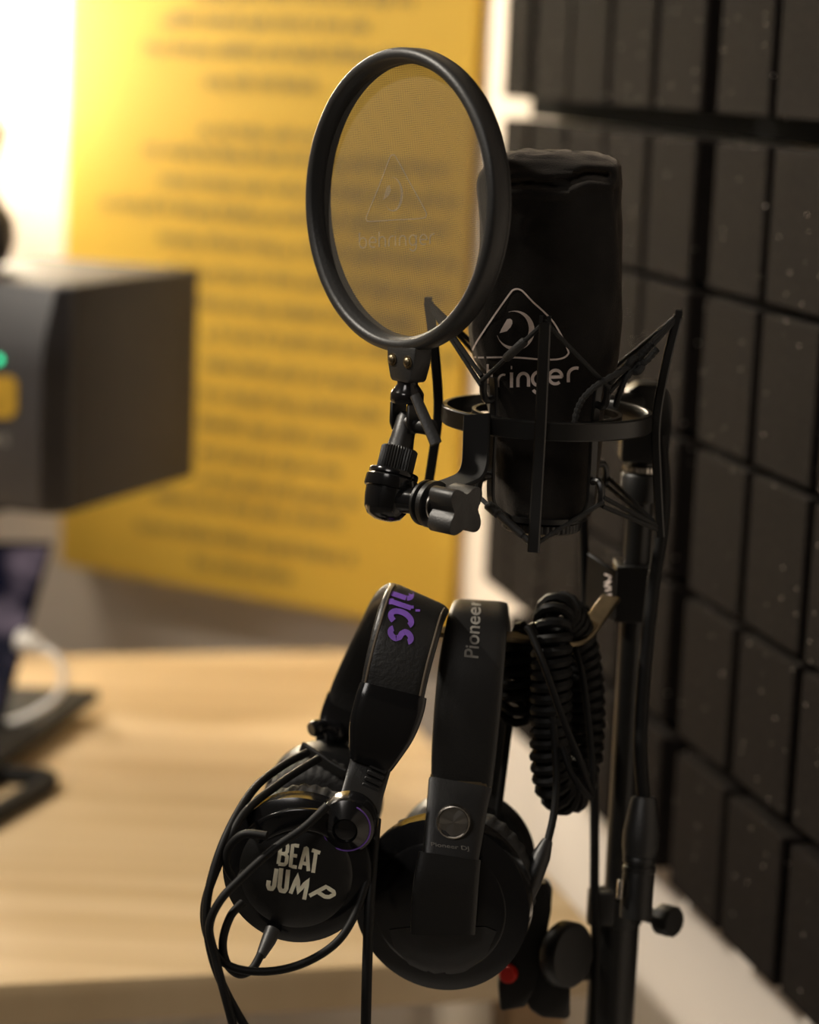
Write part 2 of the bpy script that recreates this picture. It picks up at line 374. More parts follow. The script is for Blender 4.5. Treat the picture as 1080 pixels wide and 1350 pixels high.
for x0, x1, y in ROWS:
    ua, z = bk(min((x0 + x1) / 2, 420), y); u0 = bk(x0, y)[0]; u1 = bk(x1, y)[0]; u = u0
    while u > u1 + .01:
        wl = random.choice((2, 4, 5, 6, 7, 8, 9, 3)); 
        for k in range(wl):
            if u < u1: break
            cw = random.uniform(.0062, .0085); h = .0125 if random.random() < .72 else .0165
            zz = z - .006 - (.004 if random.random() < .15 else 0)
            ins = random.choice((0, 0, 0, 1, 2))                     # each letter a small open block
            cells = [(0, 0, .92, 1)] if ins == 0 else ([(0, 0, .3, 1), (.3, .72, .95, 1), (.3, .25, .9, .6)] if ins == 1 else [(0, .6, .95, 1), (.2, 0, .78, .65)])
            for a, b, c, d in cells:
                q = [onback(u - cw * a * .86, zz + h * b, POFF + .0006), onback(u - cw * c * .86, zz + h * b, POFF + .0006), onback(u - cw * c * .86, zz + h * d, POFF + .0006), onback(u - cw * a * .86, zz + h * d, POFF + .0006)]
                bm.faces.new([bm.verts.new(p) for p in q])
            u -= cw
        u -= .006
obj('printed_text', bm, M['ink'], poster)
M['led'] = mat('warm_led_diffuser', (.9, .85, .75), .5, emit=(1.0, .86, .64), estr=118)
zl0 = bk(90, 200)[1]; u_led = u_l + .22
led = thing('wall_light', 'glowing vertical tube light on the wall left of the yellow poster', 'lamp', onback(u_led, zl0))
bm = nbm(); prism(bm, [onback(u_led - .03, zl0, .001), onback(u_led + .03, zl0, .001), onback(u_led + .03, zl0, .075), onback(u_led - .03, zl0, .075)], Z * (2.3 - zl0), .002, 1); obj('channel', bm, M['whitepl'], led)
bm = nbm(); tube(bm, [onback(u_led, zl0 + .004, .097), onback(u_led, 2.296, .097)], .021, 20); obj('diffuser', bm, M['led'], led)

# ------------------------------------------------------------------ acoustic foam
TW, TH, TD, PW, PH = 0.106, 0.1140, 0.036, 0.1185, 0.1212
def tile_mesh(w_, h_, name):
    bm = nbm(); frame_box(bm, (0, 0, 0), WDIR, WN, Z, w_ / 2, TD / 2, h_ / 2, .002, 1); finish(bm, 30)
    me = bpy.data.meshes.new(name); bm.to_mesh(me); bm.free(); me.materials.append(M['foam']); return me
TM = tile_mesh(TW, TH, 'foam_block')
def foam_panel(s1, ztop, cols, rows, label, tw=TW, tm=None):
    s0 = s1 - (PW * (cols - 1) + tw); zb = ztop - (PH * (rows - 1) + TH)
    root = thing('acoustic_foam_panel', label, 'foam panel', onwall((s0 + s1) / 2, zb), 'charcoal foam panels on the right wall')
    bm = nbm(); prism(bm, [onwall(s0 + .004, zb + .004, .001), onwall(s1 - .004, zb + .004, .001), onwall(s1 - .004, zb + .004, FT - TD), onwall(s0 + .004, zb + .004, FT - TD)], Z * (ztop - zb - .008), .002, 1)
    obj('backing', bm, M['foamback'], root)
    for i in range(cols):
        for j in range(rows):
            o = bpy.data.objects.new('foam_block', tm or TM); COL.objects.link(o); o.parent = root
            o.matrix_parent_inverse = Matrix.Translation(-root.location)
            o.location = onwall(s1 - tw / 2 - PW * i, ztop - TH / 2 - PH * j, FT - TD / 2 + random.uniform(-.0012, .0012) - .0002)
SR = .195
NARROW = tile_mesh(.082, TH, 'foam_block_narrow')
foam_panel(.800, 1.4240 + PH * 3 + TH, 1, 4, 'narrow foam strip at the far left end of the top foam row', .082, NARROW)
foam_panel(.697, 1.4240 + PH * 3 + TH, 4, 4, 'charcoal foam panel in the top row, left of the wide vertical gap')
foam_panel(SR, 1.4240 + PH * 3 + TH, 4, 4, 'charcoal foam panel in the top right corner, above the black band')
foam_panel(.790, 1.403, 1, 4, 'narrow foam strip behind the pop filter rim and pouch, below the black band', .082, NARROW)
foam_panel(.697, 1.403, 4, 4, 'charcoal foam panel right behind the microphone bag and stand')
foam_panel(SR, 1.403, 4, 4, 'large charcoal foam panel at the right, speckled, below the black band')
foam_panel(.697, .911, 4, 1, 'low single row of foam blocks behind the stand pole and cables')
foam_panel(SR, .911, 4, 1, 'lowest single row of foam blocks at the bottom right')

bm = nbm(); prism(bm, [onwall(-.30, 1.4035, .001), onwall(.866, 1.4035, .001), onwall(.866, 1.4035, .030), onwall(-.30, 1.4035, .030)], Z * .0195, .001, 1); struct('gap_blackout_1', bm, M['foamback'])  # black strip added to darken the gap between the foam rows

# ------------------------------------------------------------------ desk
DZ = 0.75; ACR = V((WDIR.y, -WDIR.x, 0))                             # across, perpendicular to the right wall
def ond(x, y, z=DZ): return hit(x, y, V((0, 0, z)), Z)
e1 = ond(740, 1170); e2 = ond(785, 1228); em = (e1 + e2) / 2
f0 = ond(290, 1283); b0 = ond(430, 858)
def dk(a, b, z): return em + ACR * a + WDIR * b + V((0, 0, z - DZ))   # a: left negative
bf = (f0 - em).dot(WDIR); bb = (b0 - em).dot(WDIR)
desk = thing('desk', 'pale wooden desk with a light oak top in the background', 'desk', dk(-.8, (bf + bb) / 2, 0))
bm = nbm(); prism(bm, [dk(-1.7, bf, DZ - .036), dk(0, bf, DZ - .036), dk(0, bb, DZ - .036), dk(-1.7, bb, DZ - .036)], Z * .036, .002, 2); obj('desk_top', bm, M['wood'], desk)
for a, b in ((-1.62, bf + .07), (-.05, bf + .07), (-1.62, bb - .07), (-.48, bb - .07)):
    bm = nbm(); frame_box(bm, dk(a, b, (DZ - .037) / 2), ACR, WDIR, Z, .025, .025, (DZ - .037) / 2, .002, 1); obj('leg', bm, M['darkwood'], desk)

# ------------------------------------------------------------------ studio speaker
SPF = 2.35
sa = math.radians(22); SD = V((math.sin(sa), math.cos(sa), 0)); SW = V((-math.cos(sa), math.sin(sa), 0))
c_t = pt(85, 378, SPF); c_b = hit(81, 681, c_t, V((0, 1, 0))); hz = c_t.z - c_b.z
sp0 = V((c_t.x, c_t.y, c_b.z))
d_far = 0.30
for k in range(60):
    d_ = .15 + k * .005
    if proj(sp0 + SD * d_ + Z * hz)[0] > 262: d_far = d_; break
speaker = thing('studio_speaker', 'black studio speaker cabinet standing at the left edge over the desk', 'speaker', sp0 + SD * d_far / 2 + SW * .1)
bm = nbm(); prism(bm, [sp0 + SD * .022, sp0 + SW * .2 + SD * .022, sp0 + SW * .2 + SD * d_far, sp0 + SD * d_far], Z * hz, .003, 2); obj('cabinet', bm, M['spk'], speaker)
# baffle with a sloped upper and side facet
bm = nbm()
def spf(a, h, o): return sp0 + SW * a + Z * (hz * h) - SD * o
prof = [(0, .0), (.03, .012), (.10, .016), (.62, .016), (.76, .012), (.985, -.012), (1.0, -.018)]
rings = []
for h, o in prof: rings.append([spf(.001, h, -.0215), spf(.001, h, -.018), spf(.016, h, o * .9), spf(.100, h, o + .002), spf(.184, h, o * .9), spf(.199, h, -.018), spf(.199, h, -.0215)])
loft(bm, rings); baffle = obj('baffle', bm, M['spkfront'], speaker, 20)
bv = bvh_of(baffle)
bm = nbm(); add_poly_decal(bm, bv, [(-60, 498), (14, 495), (22, 503), (22, 542), (14, 551), (-60, 553)], [(0, 1, 2, 3, 4, 5)], .002, 12); M['spkyel'] = mat('amber_display', (.30, .18, .02), .4, nscale=25, namp=.3, emit=(.55, .30, .02), estr=.10); obj('display', bm, M['spkyel'], speaker)
bm = nbm()
for k in range(3):
    for a in (-40, -26, -12, 2): ribbon(bm, bv, dens([(a, 574 + k * 5), (a + 9, 574 + k * 5)], 3), 3.2, .0015)
obj('badge_lettering', bm, M['greyprint'], speaker)
g = pt(0, 474, SPF - .02); bm = nbm(); lathe(bm, [(.0001, .003), (.0035, .002), (.004, 0)], stick(bv, -2, 474, .001), -SD, 16); M['green'] = mat('green_power_lamp', (.02, .4, .2), .4, emit=(.02, .8, .35), estr=1.5); obj('power_lamp', bm, M['green'], speaker)
# ornament standing on the speaker: dark vase with dry leaves, only its edge in view
top = spf(.159, 1, -.10)
vase = thing('vase', 'dark round vase with pale dry leaves on the speaker, cut by the left edge', 'vase', top)
M['vase'] = mat('dark_glazed_clay', (.05, .04, .03), .4); M['leaf'] = mat('pale_dry_leaf', (.55, .42, .22), .7)
bm = nbm(); lathe(bm, [(.018, .0005), (.030, .012), (.036, .032), (.034, .052), (.020, .072), (.013, .085), (.016, .095), (.013, .095), (.010, .085), (.001, .06)], top, Z, 32); obj('body', bm, M['vase'], vase)
for k in range(7):
    a = k * .9; d_ = V((math.cos(a), math.sin(a), 0)); bm = nbm()
    sweep(bm, spline([top + Z * .07, top + Z * .11 + d_ * .012, top + Z * .14 + d_ * .030, top + Z * (.15 - .006 * (k % 3)) + d_ * .052], 5), rrect(.012, .001, .0004, 1), d_.cross(Z), scale=[(max(.12, math.sin(math.pi * min(1, i / 15 + .08))), 1) for i in range(16)]); obj('leaf', bm, M['leaf'], vase)
# stand that carries the speaker (its plate and column)
st = thing('speaker_stand', 'pale speaker stand on the desk under the black speaker, mostly out of frame', 'stand', V((sp0.x, sp0.y, DZ)) + SW * .165 + SD * .06)
bm = nbm(); frame_box(bm, sp0 + SW * .145 + SD * .10 - Z * .0065, SW, SD, Z, .052, .07, .006, .002); obj('plate', bm, M['spk'], st)
bm = nbm(); c0 = V((sp0.x, sp0.y, 0)) + SW * .19 + SD * .04
tube(bm, [c0 + Z * (DZ + .010), c0 + Z * (sp0.z - .013)], .016, 20); obj('column', bm, M['spk'], st)
bm = nbm(); frame_box(bm, c0 + Z * (DZ + .0055), SW, SD, Z, .035, .05, .005, .002); obj('foot', bm, M['spk'], st)

# ------------------------------------------------------------------ tablet on a black stand, white cable
zt = DZ + .028
def ot(x, y, z=zt): return ond(x, y, z)
stand = thing('tablet_stand', 'low black desk stand with a sloping plate at the left edge of the desk', 'stand', ond(-40, 1000))
A, B, Cc = ot(131, 908), ot(-30, 902), ot(-110, 1072)
Dd = B + (Cc - A)
bm = nbm(); prism(bm, [A - Z * .014, B - Z * .014, Dd - Z * .014, Cc - Z * .014], Z * .014, .003, 2); obj('plate', bm, M['matt'], stand)
zf = DZ + .009
bm = nbm(); sweep(bm, [ond(-150, 1012, zf), ond(58, 1024, zf), ond(66, 1029, zf), ond(60, 1036, zf), ond(-60, 1105, zf)], rrect(.017, .016, .004), Z); obj('foot_frame', bm, M['matt'], stand)
bm = nbm(); P1 = (A + B + Cc + Dd) / 4; frame_box(bm, V((P1.x, P1.y, DZ + .0075)), ACR, WDIR, Z, .03, .04, .0065, .002); obj('riser', bm, M['plastic'], stand)
def tabletm():
    m = bpy.data.materials.new('tablet_display'); m.use_nodes = True; nt = m.node_tree; b = nt.nodes['Principled BSDF']
    b.inputs['Base Color'].default_value = (.01, .01, .012, 1); b.inputs['Roughness'].default_value = .15
    tc = nt.nodes.new('ShaderNodeTexCoord'); n = nt.nodes.new('ShaderNodeTexNoise'); n.inputs['Scale'].default_value = 14; n.inputs['Detail'].default_value = 5
    nt.links.new(tc.outputs['Object'], n.inputs['Vector']); r = nt.nodes.new('ShaderNodeValToRGB'); e = r.color_ramp.elements
    e[0].position = .5; e[0].color = (.006, .007, .018, 1); e[1].position = .72; e[1].color = (.30, .22, .26, 1)
    nt.links.new(n.outputs['Fac'], r.inputs[0]); nt.links.new(r.outputs[0], b.inputs['Emission Color']); b.inputs['Emission Strength'].default_value = .35
    return m
M['screen'] = tabletm()
tab = thing('tablet', 'tilted tablet with a dark blue starry screen at the left edge', 'tablet', ot(-60, 960))
tr_, br_ = pt(70, 714, 2.58), ot(4, 958) + Z * .003; tl_ = tr_ + (ot(-2, 962) - ot(60, 962)).normalized() * .09
wd_ = (tl_ - tr_); nrm = wd_.cross(br_ - tr_).normalized()
if nrm.y > 0: nrm = -nrm
bm = nbm(); prism(bm, [tr_ + Z * .0, br_ + Z * .002, br_ + wd_ + Z * .002, tl_], -nrm * .008, .002, 2); obj('case', bm, M['gloss'], tab)
bm = nbm(); ins = lambda p, q, t: p + (q - p) * t
q4 = [tr_, br_ + Z * .002, br_ + wd_ + Z * .002, tl_]; cen = (q4[0] + q4[2]) / 2
bm.faces.new([bm.verts.new(cen + (p - cen) * .93 + nrm * .0008) for p in q4]); obj('display', bm, M['screen'], tab)
wc = thing('charging_cable', 'white charging cable looping behind the tablet on the desk', 'cable', ond(40, 960))
bm = nbm(); tube(bm, S([(52, 853, 2.470), (70, 862, 2.465), (84, 886, 2.462), (78, 914, 2.46), (54, 934, 2.458), (20, 950, 2.455), (-40, 962, 2.45)]), .0040, 10); obj('lead', bm, M['whitepl'], wc)
bm = nbm(); tube(bm, S([(24, 843, 2.475), (38, 847, 2.473), (54, 854, 2.470)], 3), [.0105, .011, .011, .011, .010, .0075, .0050], 14); obj('plug', bm, M['whitepl'], wc)

# ================================================================== MICROPHONE RIG
# ------------------------------------------------------------------ shock mount
C = pt(721, 549, 1.40)
shock = thing('shock_mount', 'black spider shock mount with a ring, upright bars and elastic cords around the bagged microphone', 'shock mount', C)
def pol(ang, r, z): a = math.radians(ang); return C + V((math.cos(a) * r, math.sin(a) * r, z))
bm = nbm(); RO = .0612
lathe(bm, [(RO, -.0045), (RO, .0045), (RO - .0008, .0053), (RO - .0030, .0053), (RO - .0036, .0045), (RO - .0036, -.0045), (RO - .003, -.0053), (RO - .0008, -.0053)], C, Z, 96, loop=True); obj('ring', bm, M['metal'], shock)
BARS = [-96, -6, 84, 174]
for i, a in enumerate(BARS):
    rt_, rb_ = ((.0725, .0705), (.0720, .0695), (.072, .07), (.0715, .070))[i]
    p = spline([pol(a, rb_, -.0665), pol(a, .0655, -.03), pol(a, .0632, 0), pol(a, .0665, .032), pol(a, rt_, .0625)], 6)
    t_ = V((-math.sin(math.radians(a)), math.cos(math.radians(a)), 0))
    bm = nbm(); sweep(bm, p, rrect(.0066, .0052, .0008, 1), t_)
    for s_ in (-1, 1): frame_box(bm, pol(a, rt_ + .0003, .0632) + t_ * .0022 * s_, t_, t_.cross(Z), Z, .0010, .0020, .0022)
    obj('upright_bar', bm, M['metal'], shock)
HK = [-141, -51, 39, 129]; RH = .0465; ZU, ZD = .019, -.038
for a in HK:
    t_ = V((-math.sin(math.radians(a)), math.cos(math.radians(a)), 0))
    p = spline([pol(a, RH - .004, ZU + .006), pol(a, RH - .0055, ZU - .004), pol(a, RH - .006, 0), pol(a, RH - .006, -.030), pol(a, RH - .008, -.048), pol(a, .027, -.0565), pol(a, .0235, -.0575)], 5)
    bm = nbm(); sweep(bm, p, rrect(.0055, .0026, .0006, 1), t_); rod = obj('cradle_rod', bm, M['metal'], shock)
    for z_, s_ in ((ZU, 1), (ZD, -1)):
        bm = nbm(); tube(bm, spline([pol(a, RH - .006, z_ - .006 * s_), pol(a, RH, z_ - .007 * s_), pol(a, RH + .0028, z_ - .002 * s_), pol(a, RH + .003, z_ + .007 * s_)], 4), [.0021] * 12 + [.0014], 8); obj('hook', bm, M['metal'], rod)
bm = nbm(); lathe(bm, [(.0435, -.002), (.0435, .002), (.0412, .002), (.0412, -.002)], C + Z * .001, Z, 64, loop=True); obj('cradle_ring', bm, M['metal'], shock)
bm = nbm(); lathe(bm, [(.0268, -.0015), (.0268, .0015), (.0215, .0015), (.0215, -.0015)], C - Z * .0575, Z, 64, loop=True); obj('cradle_base', bm, M['metal'], shock)
for i, a in enumerate(BARS):                                         # elastic cords, two strands to each neighbouring hook
    rt_, rb_ = ((.0725, .0705), (.0720, .0695), (.072, .07), (.0715, .070))[i]
    for da in (-45, 45):
        h = a + da
        for zb, zh, rb2 in ((.062, ZU + .004, rt_), (-.0625, ZD - .004, rb_)):
            for o_ in ((0,) if i == 0 else (-.0012, .0014)):
                bm = nbm(); tube(bm, [pol(a, rb2, zb + o_ * .6), pol(h, RH + .0045, zh + o_ * 2.0)], .00135, 8); obj('elastic_cord', bm, M['cord'], shock)
def seg(p, q, a, b): return [p + (q - p) * a, p + (q - p) * (a + (b - a) * .08), p + (q - p) * (b - (b - a) * .08), p + (q - p) * b]
p, q = pol(-96, .0725, .062), pol(-141, RH + .0045, ZU + .004)
bm = nbm(); tube(bm, seg(p, q, .30, .62), [.0017, .0026, .0026, .0017], 10); obj('cord_sleeve', bm, M['sleeve'], shock)
p, q = pol(-96, .0705, -.0625), pol(-141, RH + .0045, ZD - .004)
for a_, b_, r_ in ((.18, .60, .0024), (.60, .80, .0030), (.06, .16, .0019)):
    bm = nbm(); tube(bm, seg(p, q, a_, b_), [.0018, r_, r_, .0018], 10); obj('cord_sleeve', bm, M['sleeve'], shock)
# accessory strip bent down from the ring towards the pop filter clamp
sr = pt(627, 556, 1.352)
bm = nbm(); stp = spline([pt(629, 547, 1.352), pt(628, 590, 1.348), pt(626, 614, 1.345), pt(619, 628, 1.342), pt(604, 636, 1.337), pt(584, 643, 1.332)], 6)
sweep(bm, stp, rrect(.0165, .0028, .0007, 1), (.85, -.52, 0)); obj('accessory_strip', bm, M['matt'], shock)
# swivel at the back right that sits on the stand
PX, PYD = 842, 1.497
PAX = pt(842, 700, PYD)                                              # a point of the stand pole axis
def pole(y): return V((PAX.x, PAX.y, ptY(842, y, PAX.y).z))
SVD = (V((PAX.x, PAX.y, 0)) - V((C.x, C.y, 0))).normalized()
bm = nbm(); tube(bm, [C + SVD * .0615, V((PAX.x, PAX.y, C.z)) - SVD * .012], .007, 16); obj('swivel_arm', bm, M['metal'], shock)
bm = nbm(); zt0, zt1 = pole(607).z, pole(503).z; sx = V((1, 0, 0)); cx_ = V((PAX.x, PAX.y, 0))
poly = [(-.0145, zt0), (.0145, zt0), (.0150, zt0 + .024), (.0150, zt1 - .012), (.0125, zt1 - .004), (.006, zt1), (-.006, zt1), (-.0125, zt1 - .004), (-.0145, zt1 - .014)]
prism(bm, [cx_ + sx * a - V((0, .012, 0)) + Z * z for a, z in poly], V((0, .024, 0)), .002, 2); obj('swivel_block', bm, M['plastic'], shock)

# ------------------------------------------------------------------ microphone and its pouch
mic = thing('microphone', 'large condenser microphone hidden under the black pouch, its threaded foot showing', 'microphone', C - Z * .066)
bm = nbm(); lathe(bm, [(.0205, -.056), (.0205, .030), (.0215, .036), (.022, .10), (.018, .118), (.008, .124), (.0001, .125)], C, Z, 40); obj('body', bm, M['metal'], mic)
bm = nbm(); lathe(bm, [(.0001, -.0668), (.0205, -.0668), (.0232, -.0655), (.0232, -.0610), (.0205, -.0598), (.0001, -.0598)], C, Z, 120, ridge=40, depth=.0009, rsel=lambda r, h: r > .022); obj('threaded_collar', bm, M['metal'], mic)

SEC = [(688, 668, 762), (676, 655, 778), (655, 650, 786), (620, 646, 792), (585, 645, 796), (555, 644, 797), (530, 641, 799), (505, 634, 803), (480, 626, 810), (450, 618, 816), (420, 616, 819), (380, 622, 820),
       (330, 633, 819), (300, 634, 819), (275, 631, 818), (252, 629, 818), (236, 632, 819), (224, 640, 818), (214, 650, 818), (208, 664, 813)]
YC = C.y
ctr, hw = [], []
for y, xl, xr in SEC:
    a, b = ptY(xl, y, YC), ptY(xr, y, YC); ctr.append((a + b) / 2); hw.append((b - a).length / 2)
cs = spline(ctr, 6); hs = [p.x for p in spline([(h, 0, 0) for h in hw], 6)]
bm = nbm(); NS = 120; rings = []; bt = math.radians(-14)
for i, (c_, h_) in enumerate(zip(cs, hs)):
    ring = []; t_ = i / (len(cs) - 1)
    dp = h_ * (.92 if t_ < .35 else .92 - .20 * min(1, (t_ - .35) / .5))
    for k in range(NS):
        a = 2 * math.pi * k / NS; ca, sa_ = math.cos(a), math.sin(a); ex = 2 / (2.0 + 2.2 * min(1, max(0, (t_ - .2) / .5)))
        x_ = abs(ca) ** ex * (1 if ca > 0 else -1) * h_; y_ = abs(sa_) ** ex * (1 if sa_ > 0 else -1) * dp
        p = c_ + V((x_, y_, 0))
        nz = noise.noise(V((a * 1.3 * 0 + ca * 2.2, sa_ * 2.2, p.z * 26))) * .0016 + noise.noise(V((ca * 5, sa_ * 5, p.z * 60 + 7))) * .0007
        if t_ < .42: nz += math.sin(a * 9 + p.z * 60) * .0006 * (1 - t_ / .42) - .0008
        dd = V((x_, y_, 0)).normalized(); p += dd * nz
        ring.append(p)
    rings.append(ring)
# crown: close the top with a slightly sagging cap
last = rings[-1]; cc = sum(last, V((0, 0, 0))) / NS
for f_, dz in ((.95, .0014), (.85, .0026), (.68, .0032), (.5, .0034), (.28, .0030), (.1, .0025)):
    rings.append([cc + (p - cc) * f_ + Z * (dz + .0022 * noise.noise(V((p.x * 60, p.y * 60, f_ * 4)))) for p in last])
vs = loft(bm, rings)
CR = [((672, 243), (703, 241), (724, 247), (740, 244), (772, 229), (800, 232)), ((700, 300), (735, 262), (742, 247))]
def dseg(p, a, b):
    ab = b - a; t_ = max(0, min(1, (p - a).dot(ab) / ab.dot(ab))); return (p - a - ab * t_).length
for v in bm.verts:
    if v.co.y > YC: continue
    q = V(proj(v.co))
    for k, cr in enumerate(CR):
        d_ = min(dseg(q, V(a), V(b)) for a, b in zip(cr[:-1], cr[1:]))
        amp = (.0060, .0030)[k]; wd2 = (4.5, 8)[k]
        v.co += V((.1, 1, 0)) * amp * (math.exp(-(d_ / wd2) ** 2)) - V((0, 1, 0)) * amp * .5 * math.exp(-((d_ - 12) / 7) ** 2)
bag = thing('microphone_pouch', 'black cloth drawstring pouch with a pale logo pulled over the microphone', 'pouch', C + Z * .0)
cloth = obj('cloth', bm, M['cloth'], bag, 60)
bv = bvh_of(cloth)
def c3(x, y): return (560 + x / 3, 370 + y / 3)
bm = nbm()
tri = [(340, 47), (352, 36), (365, 33), (378, 36), (392, 46), (430, 86), (470, 122), (510, 165), (545, 225), (568, 278), (566, 292), (550, 305), (515, 312), (450, 311), (380, 305), (300, 303), (212, 304), (194, 298), (188, 284), (192, 268), (210, 235), (260, 160), (300, 102)]
ribbon(bm, bv, [(p.x, p.y) for p in spline([(*c3(*p), 0) for p in tri], 4, True)], 2.3, .0005, True)
outl = [c3(358 + 73 * math.cos(math.radians(a)), 192 - 76 * math.sin(math.radians(a))) for a in range(108, -172, -10)]
innl = [c3(349 + 67 * math.cos(math.radians(a)) , 196 - 71 * math.sin(math.radians(a))) for a in range(108, -172, -10)]
wids = [max(.5, 8.0 * math.sin(math.pi * i / (len(outl) - 1)) ** 1.3) for i in range(len(outl))]
ribbon(bm, bv, [((a[0] + b[0]) / 2 - 0, (a[1] + b[1]) / 2) for a, b in zip(outl, innl)], wids, .0005)
add_poly_decal(bm, bv, [c3(*p) for p in ((326, 152), (338, 150), (346, 156), (347, 170), (340, 184), (325, 200), (296, 208), (304, 190))], [tuple(range(8))], .0005)
LET = [('b', 627, 507, 7, 17), ('e', 635, 506, 6, 15), ('h', 643, 503, 6, 17), ('r', 657, 508, 14, 16), ('i', 674.5, 509.5, 15, 20), ('n', 683, 509, 15.5, 18), ('g', 702, 508, 17, 18), ('e', 724, 506.5, 17, 18), ('r', 749.5, 505, 20, 18.5)]
for ch, x, y, wx, wy in LET:
    for l in GL[ch]: ribbon(bm, bv, [(x + a * wx, y - b * wy - (x + a * wx - 720) * .035) for a, b in l], 4.2 if ch in 'inger' and x > 660 else 2.8, .0005)
obj('logo_print', bm, M['print'], bag)
def cordS(pp): return S(pp, 8)
for pp in ([(757, 566, 1.352), (760, 545, 1.352), (768, 527, 1.350), (782, 512, 1.348), (800, 500, 1.350), (822, 488, 1.358), (838, 478, 1.360)],
           [(838, 478, 1.36), (848, 466, 1.358), (858, 454, 1.357), (862, 453, 1.357)], [(838, 482, 1.36), (852, 476, 1.357), (864, 463, 1.356), (867, 460, 1.356)],
           [(838, 484, 1.36), (826, 498, 1.36), (818, 515, 1.365), (812, 535, 1.375)]):
    bm = nbm(); l = cordS(pp); tube(bm, l, [.0018 + .0003 * math.sin(i * 2.1) for i in range(len(l))], 8); obj('drawstring', bm, M['cord'], bag)
bm = nbm(); k_ = pt(838, 481, 1.359); tube(bm, spline([k_ + V((math.cos(a) * .0035, math.sin(a * 2) * .002, math.sin(a) * .004)) for a in (0, .9, 1.8, 2.7, 3.6, 4.5, 5.4)], 5, True), .0021, 8, True); obj('drawstring_knot', bm, M['cord'], bag)

# ------------------------------------------------------------------ pop filter
th = math.radians(50.5); PN = V((-math.sin(th), -math.cos(th), 0)); PHD = V((math.cos(th), -math.sin(th), 0))
PC = pt(519, 265, 1.335); RP = .0836
pop = thing('pop_filter', 'round black pop filter with a see-through mesh screen in front of the pouch', 'pop filter', PC - Z * .17)
bm = nbm()
prof = [(RP - .0010, -.0125), (RP, -.0110), (RP, -.0030), (RP - .0006, -.0012), (RP - .0020, -.0002), (RP - .0038, .0003), (RP - .0058, -.0002), (RP - .0070, -.0014), (RP - .0076, -.0034), (RP - .0084, -.0042), (RP - .0086, -.0098), (RP - .0086, -.0125)]
lathe(bm, prof, PC, PN, 128, loop=True, sq=PHD); rim = obj('rim', bm, M['rim'], pop, 50)
bm = nbm(); lathe(bm, [(RP - .0080, -.0140), (RP - .0012, -.0140), (RP - .0010, -.0126), (RP - .0080, -.0126)], PC, PN, 128, loop=True, sq=PHD); obj('back_hoop', bm, M['plastic'], pop)
bm = nbm(); rm = RP - .0084; uvl = bm.loops.layers.uv.new('UVMap'); cen = bm.verts.new(PC - PN * .0094); N_ = 96; rg = []
for j in range(1, 9):
    rr_ = rm * j / 8; rg.append([bm.verts.new(PC - PN * (.0088 + .0006 * math.cos(math.pi * j / 16)) + PHD * math.cos(2 * math.pi * k / N_) * rr_ + Z * math.sin(2 * math.pi * k / N_) * rr_) for k in range(N_)])
for k in range(N_): bm.faces.new((cen, rg[0][k], rg[0][(k + 1) % N_]))
for j in range(7):
    for k in range(N_): bm.faces.new((rg[j][k], rg[j + 1][k], rg[j + 1][(k + 1) % N_], rg[j][(k + 1) % N_]))
for f in bm.faces:
    for l in f.loops:
        d_ = l.vert.co - PC; l[uvl].uv = (d_.dot(PHD) / .155 + .5, d_.z / .155 + .5)
screen = obj('mesh_screen', bm, M['mesh'], pop)
bv = bvh_of(screen); bm = nbm()
tr2 = [(518, 205), (522, 207), (540, 240), (560, 276), (562, 284), (556, 288), (520, 290), (488, 292), (484, 290), (484, 284), (500, 245), (514, 208)]
ribbon(bm, bv, [(p.x, p.y) for p in spline([(*p, 0) for p in tr2], 4, True)], 1.8, .0006, True)
o2 = [(518 + 12 * math.cos(math.radians(a)), 256 - 22 * math.sin(math.radians(a))) for a in range(100, -150, -10)]
ribbon(bm, bv, o2, [max(.5, 3.6 * math.sin(math.pi * i / (len(o2) - 1))) for i in range(len(o2))], .0006)
add_poly_decal(bm, bv, [(510, 246), (514, 244), (516, 250), (513, 258), (505, 264)], [(0, 1, 2, 3, 4)], .0006)
x = 474
for ch, adv in zip('behringer', (12, 12, 12, 8, 5, 12, 13, 12, 9)):
    for l in GL[ch]: ribbon(bm, bv, [(x + a * 9.2, 327 - b * 13.5 - (x - 474) * .055) for a, b in l], 2.2, .0006)
    x += adv * 1.08
obj('logo_print', bm, M['faint'], pop)
# bracket under the rim
BC = PC + PHD * .0115 - Z * (RP - .0028) - PN * .006
bm = nbm(); pl = [(-.0128, .004), (.0128, .004), (.0118, -.006), (.0088, -.0150), (.0070, -.0165), (-.0070, -.0165), (-.0088, -.0150), (-.0118, -.006)]
prism(bm, [BC + PHD * a + Z * (z - .002) - PN * .0065 for a, z in pl], PN * .0125, .0012, 2); obj('rim_bracket', bm, M['rim'], pop)
for a in (-.0068, .0068):
    bm = nbm(); p_ = BC + PHD * a - Z * .0065 + PN * .0060
    lathe(bm, [(.0036, -.001), (.0036, .0006), (.0024, .0007), (.0024, .0014), (.0015, .0022), (.0001, .0024)], p_, PN, 6 * 5); obj('screw', bm, M['dullmetal'], pop)
N0 = BC - Z * .0185
bm = nbm(); lathe(bm, [(.0058, 0), (.0058, -.0015), (.0088, -.0055), (.0094, -.0068), (.0094, -.0105), (.0086, -.0118), (.0001, -.0118)], N0, Z, 40); obj('swivel_nut', bm, M['gloss'], pop)
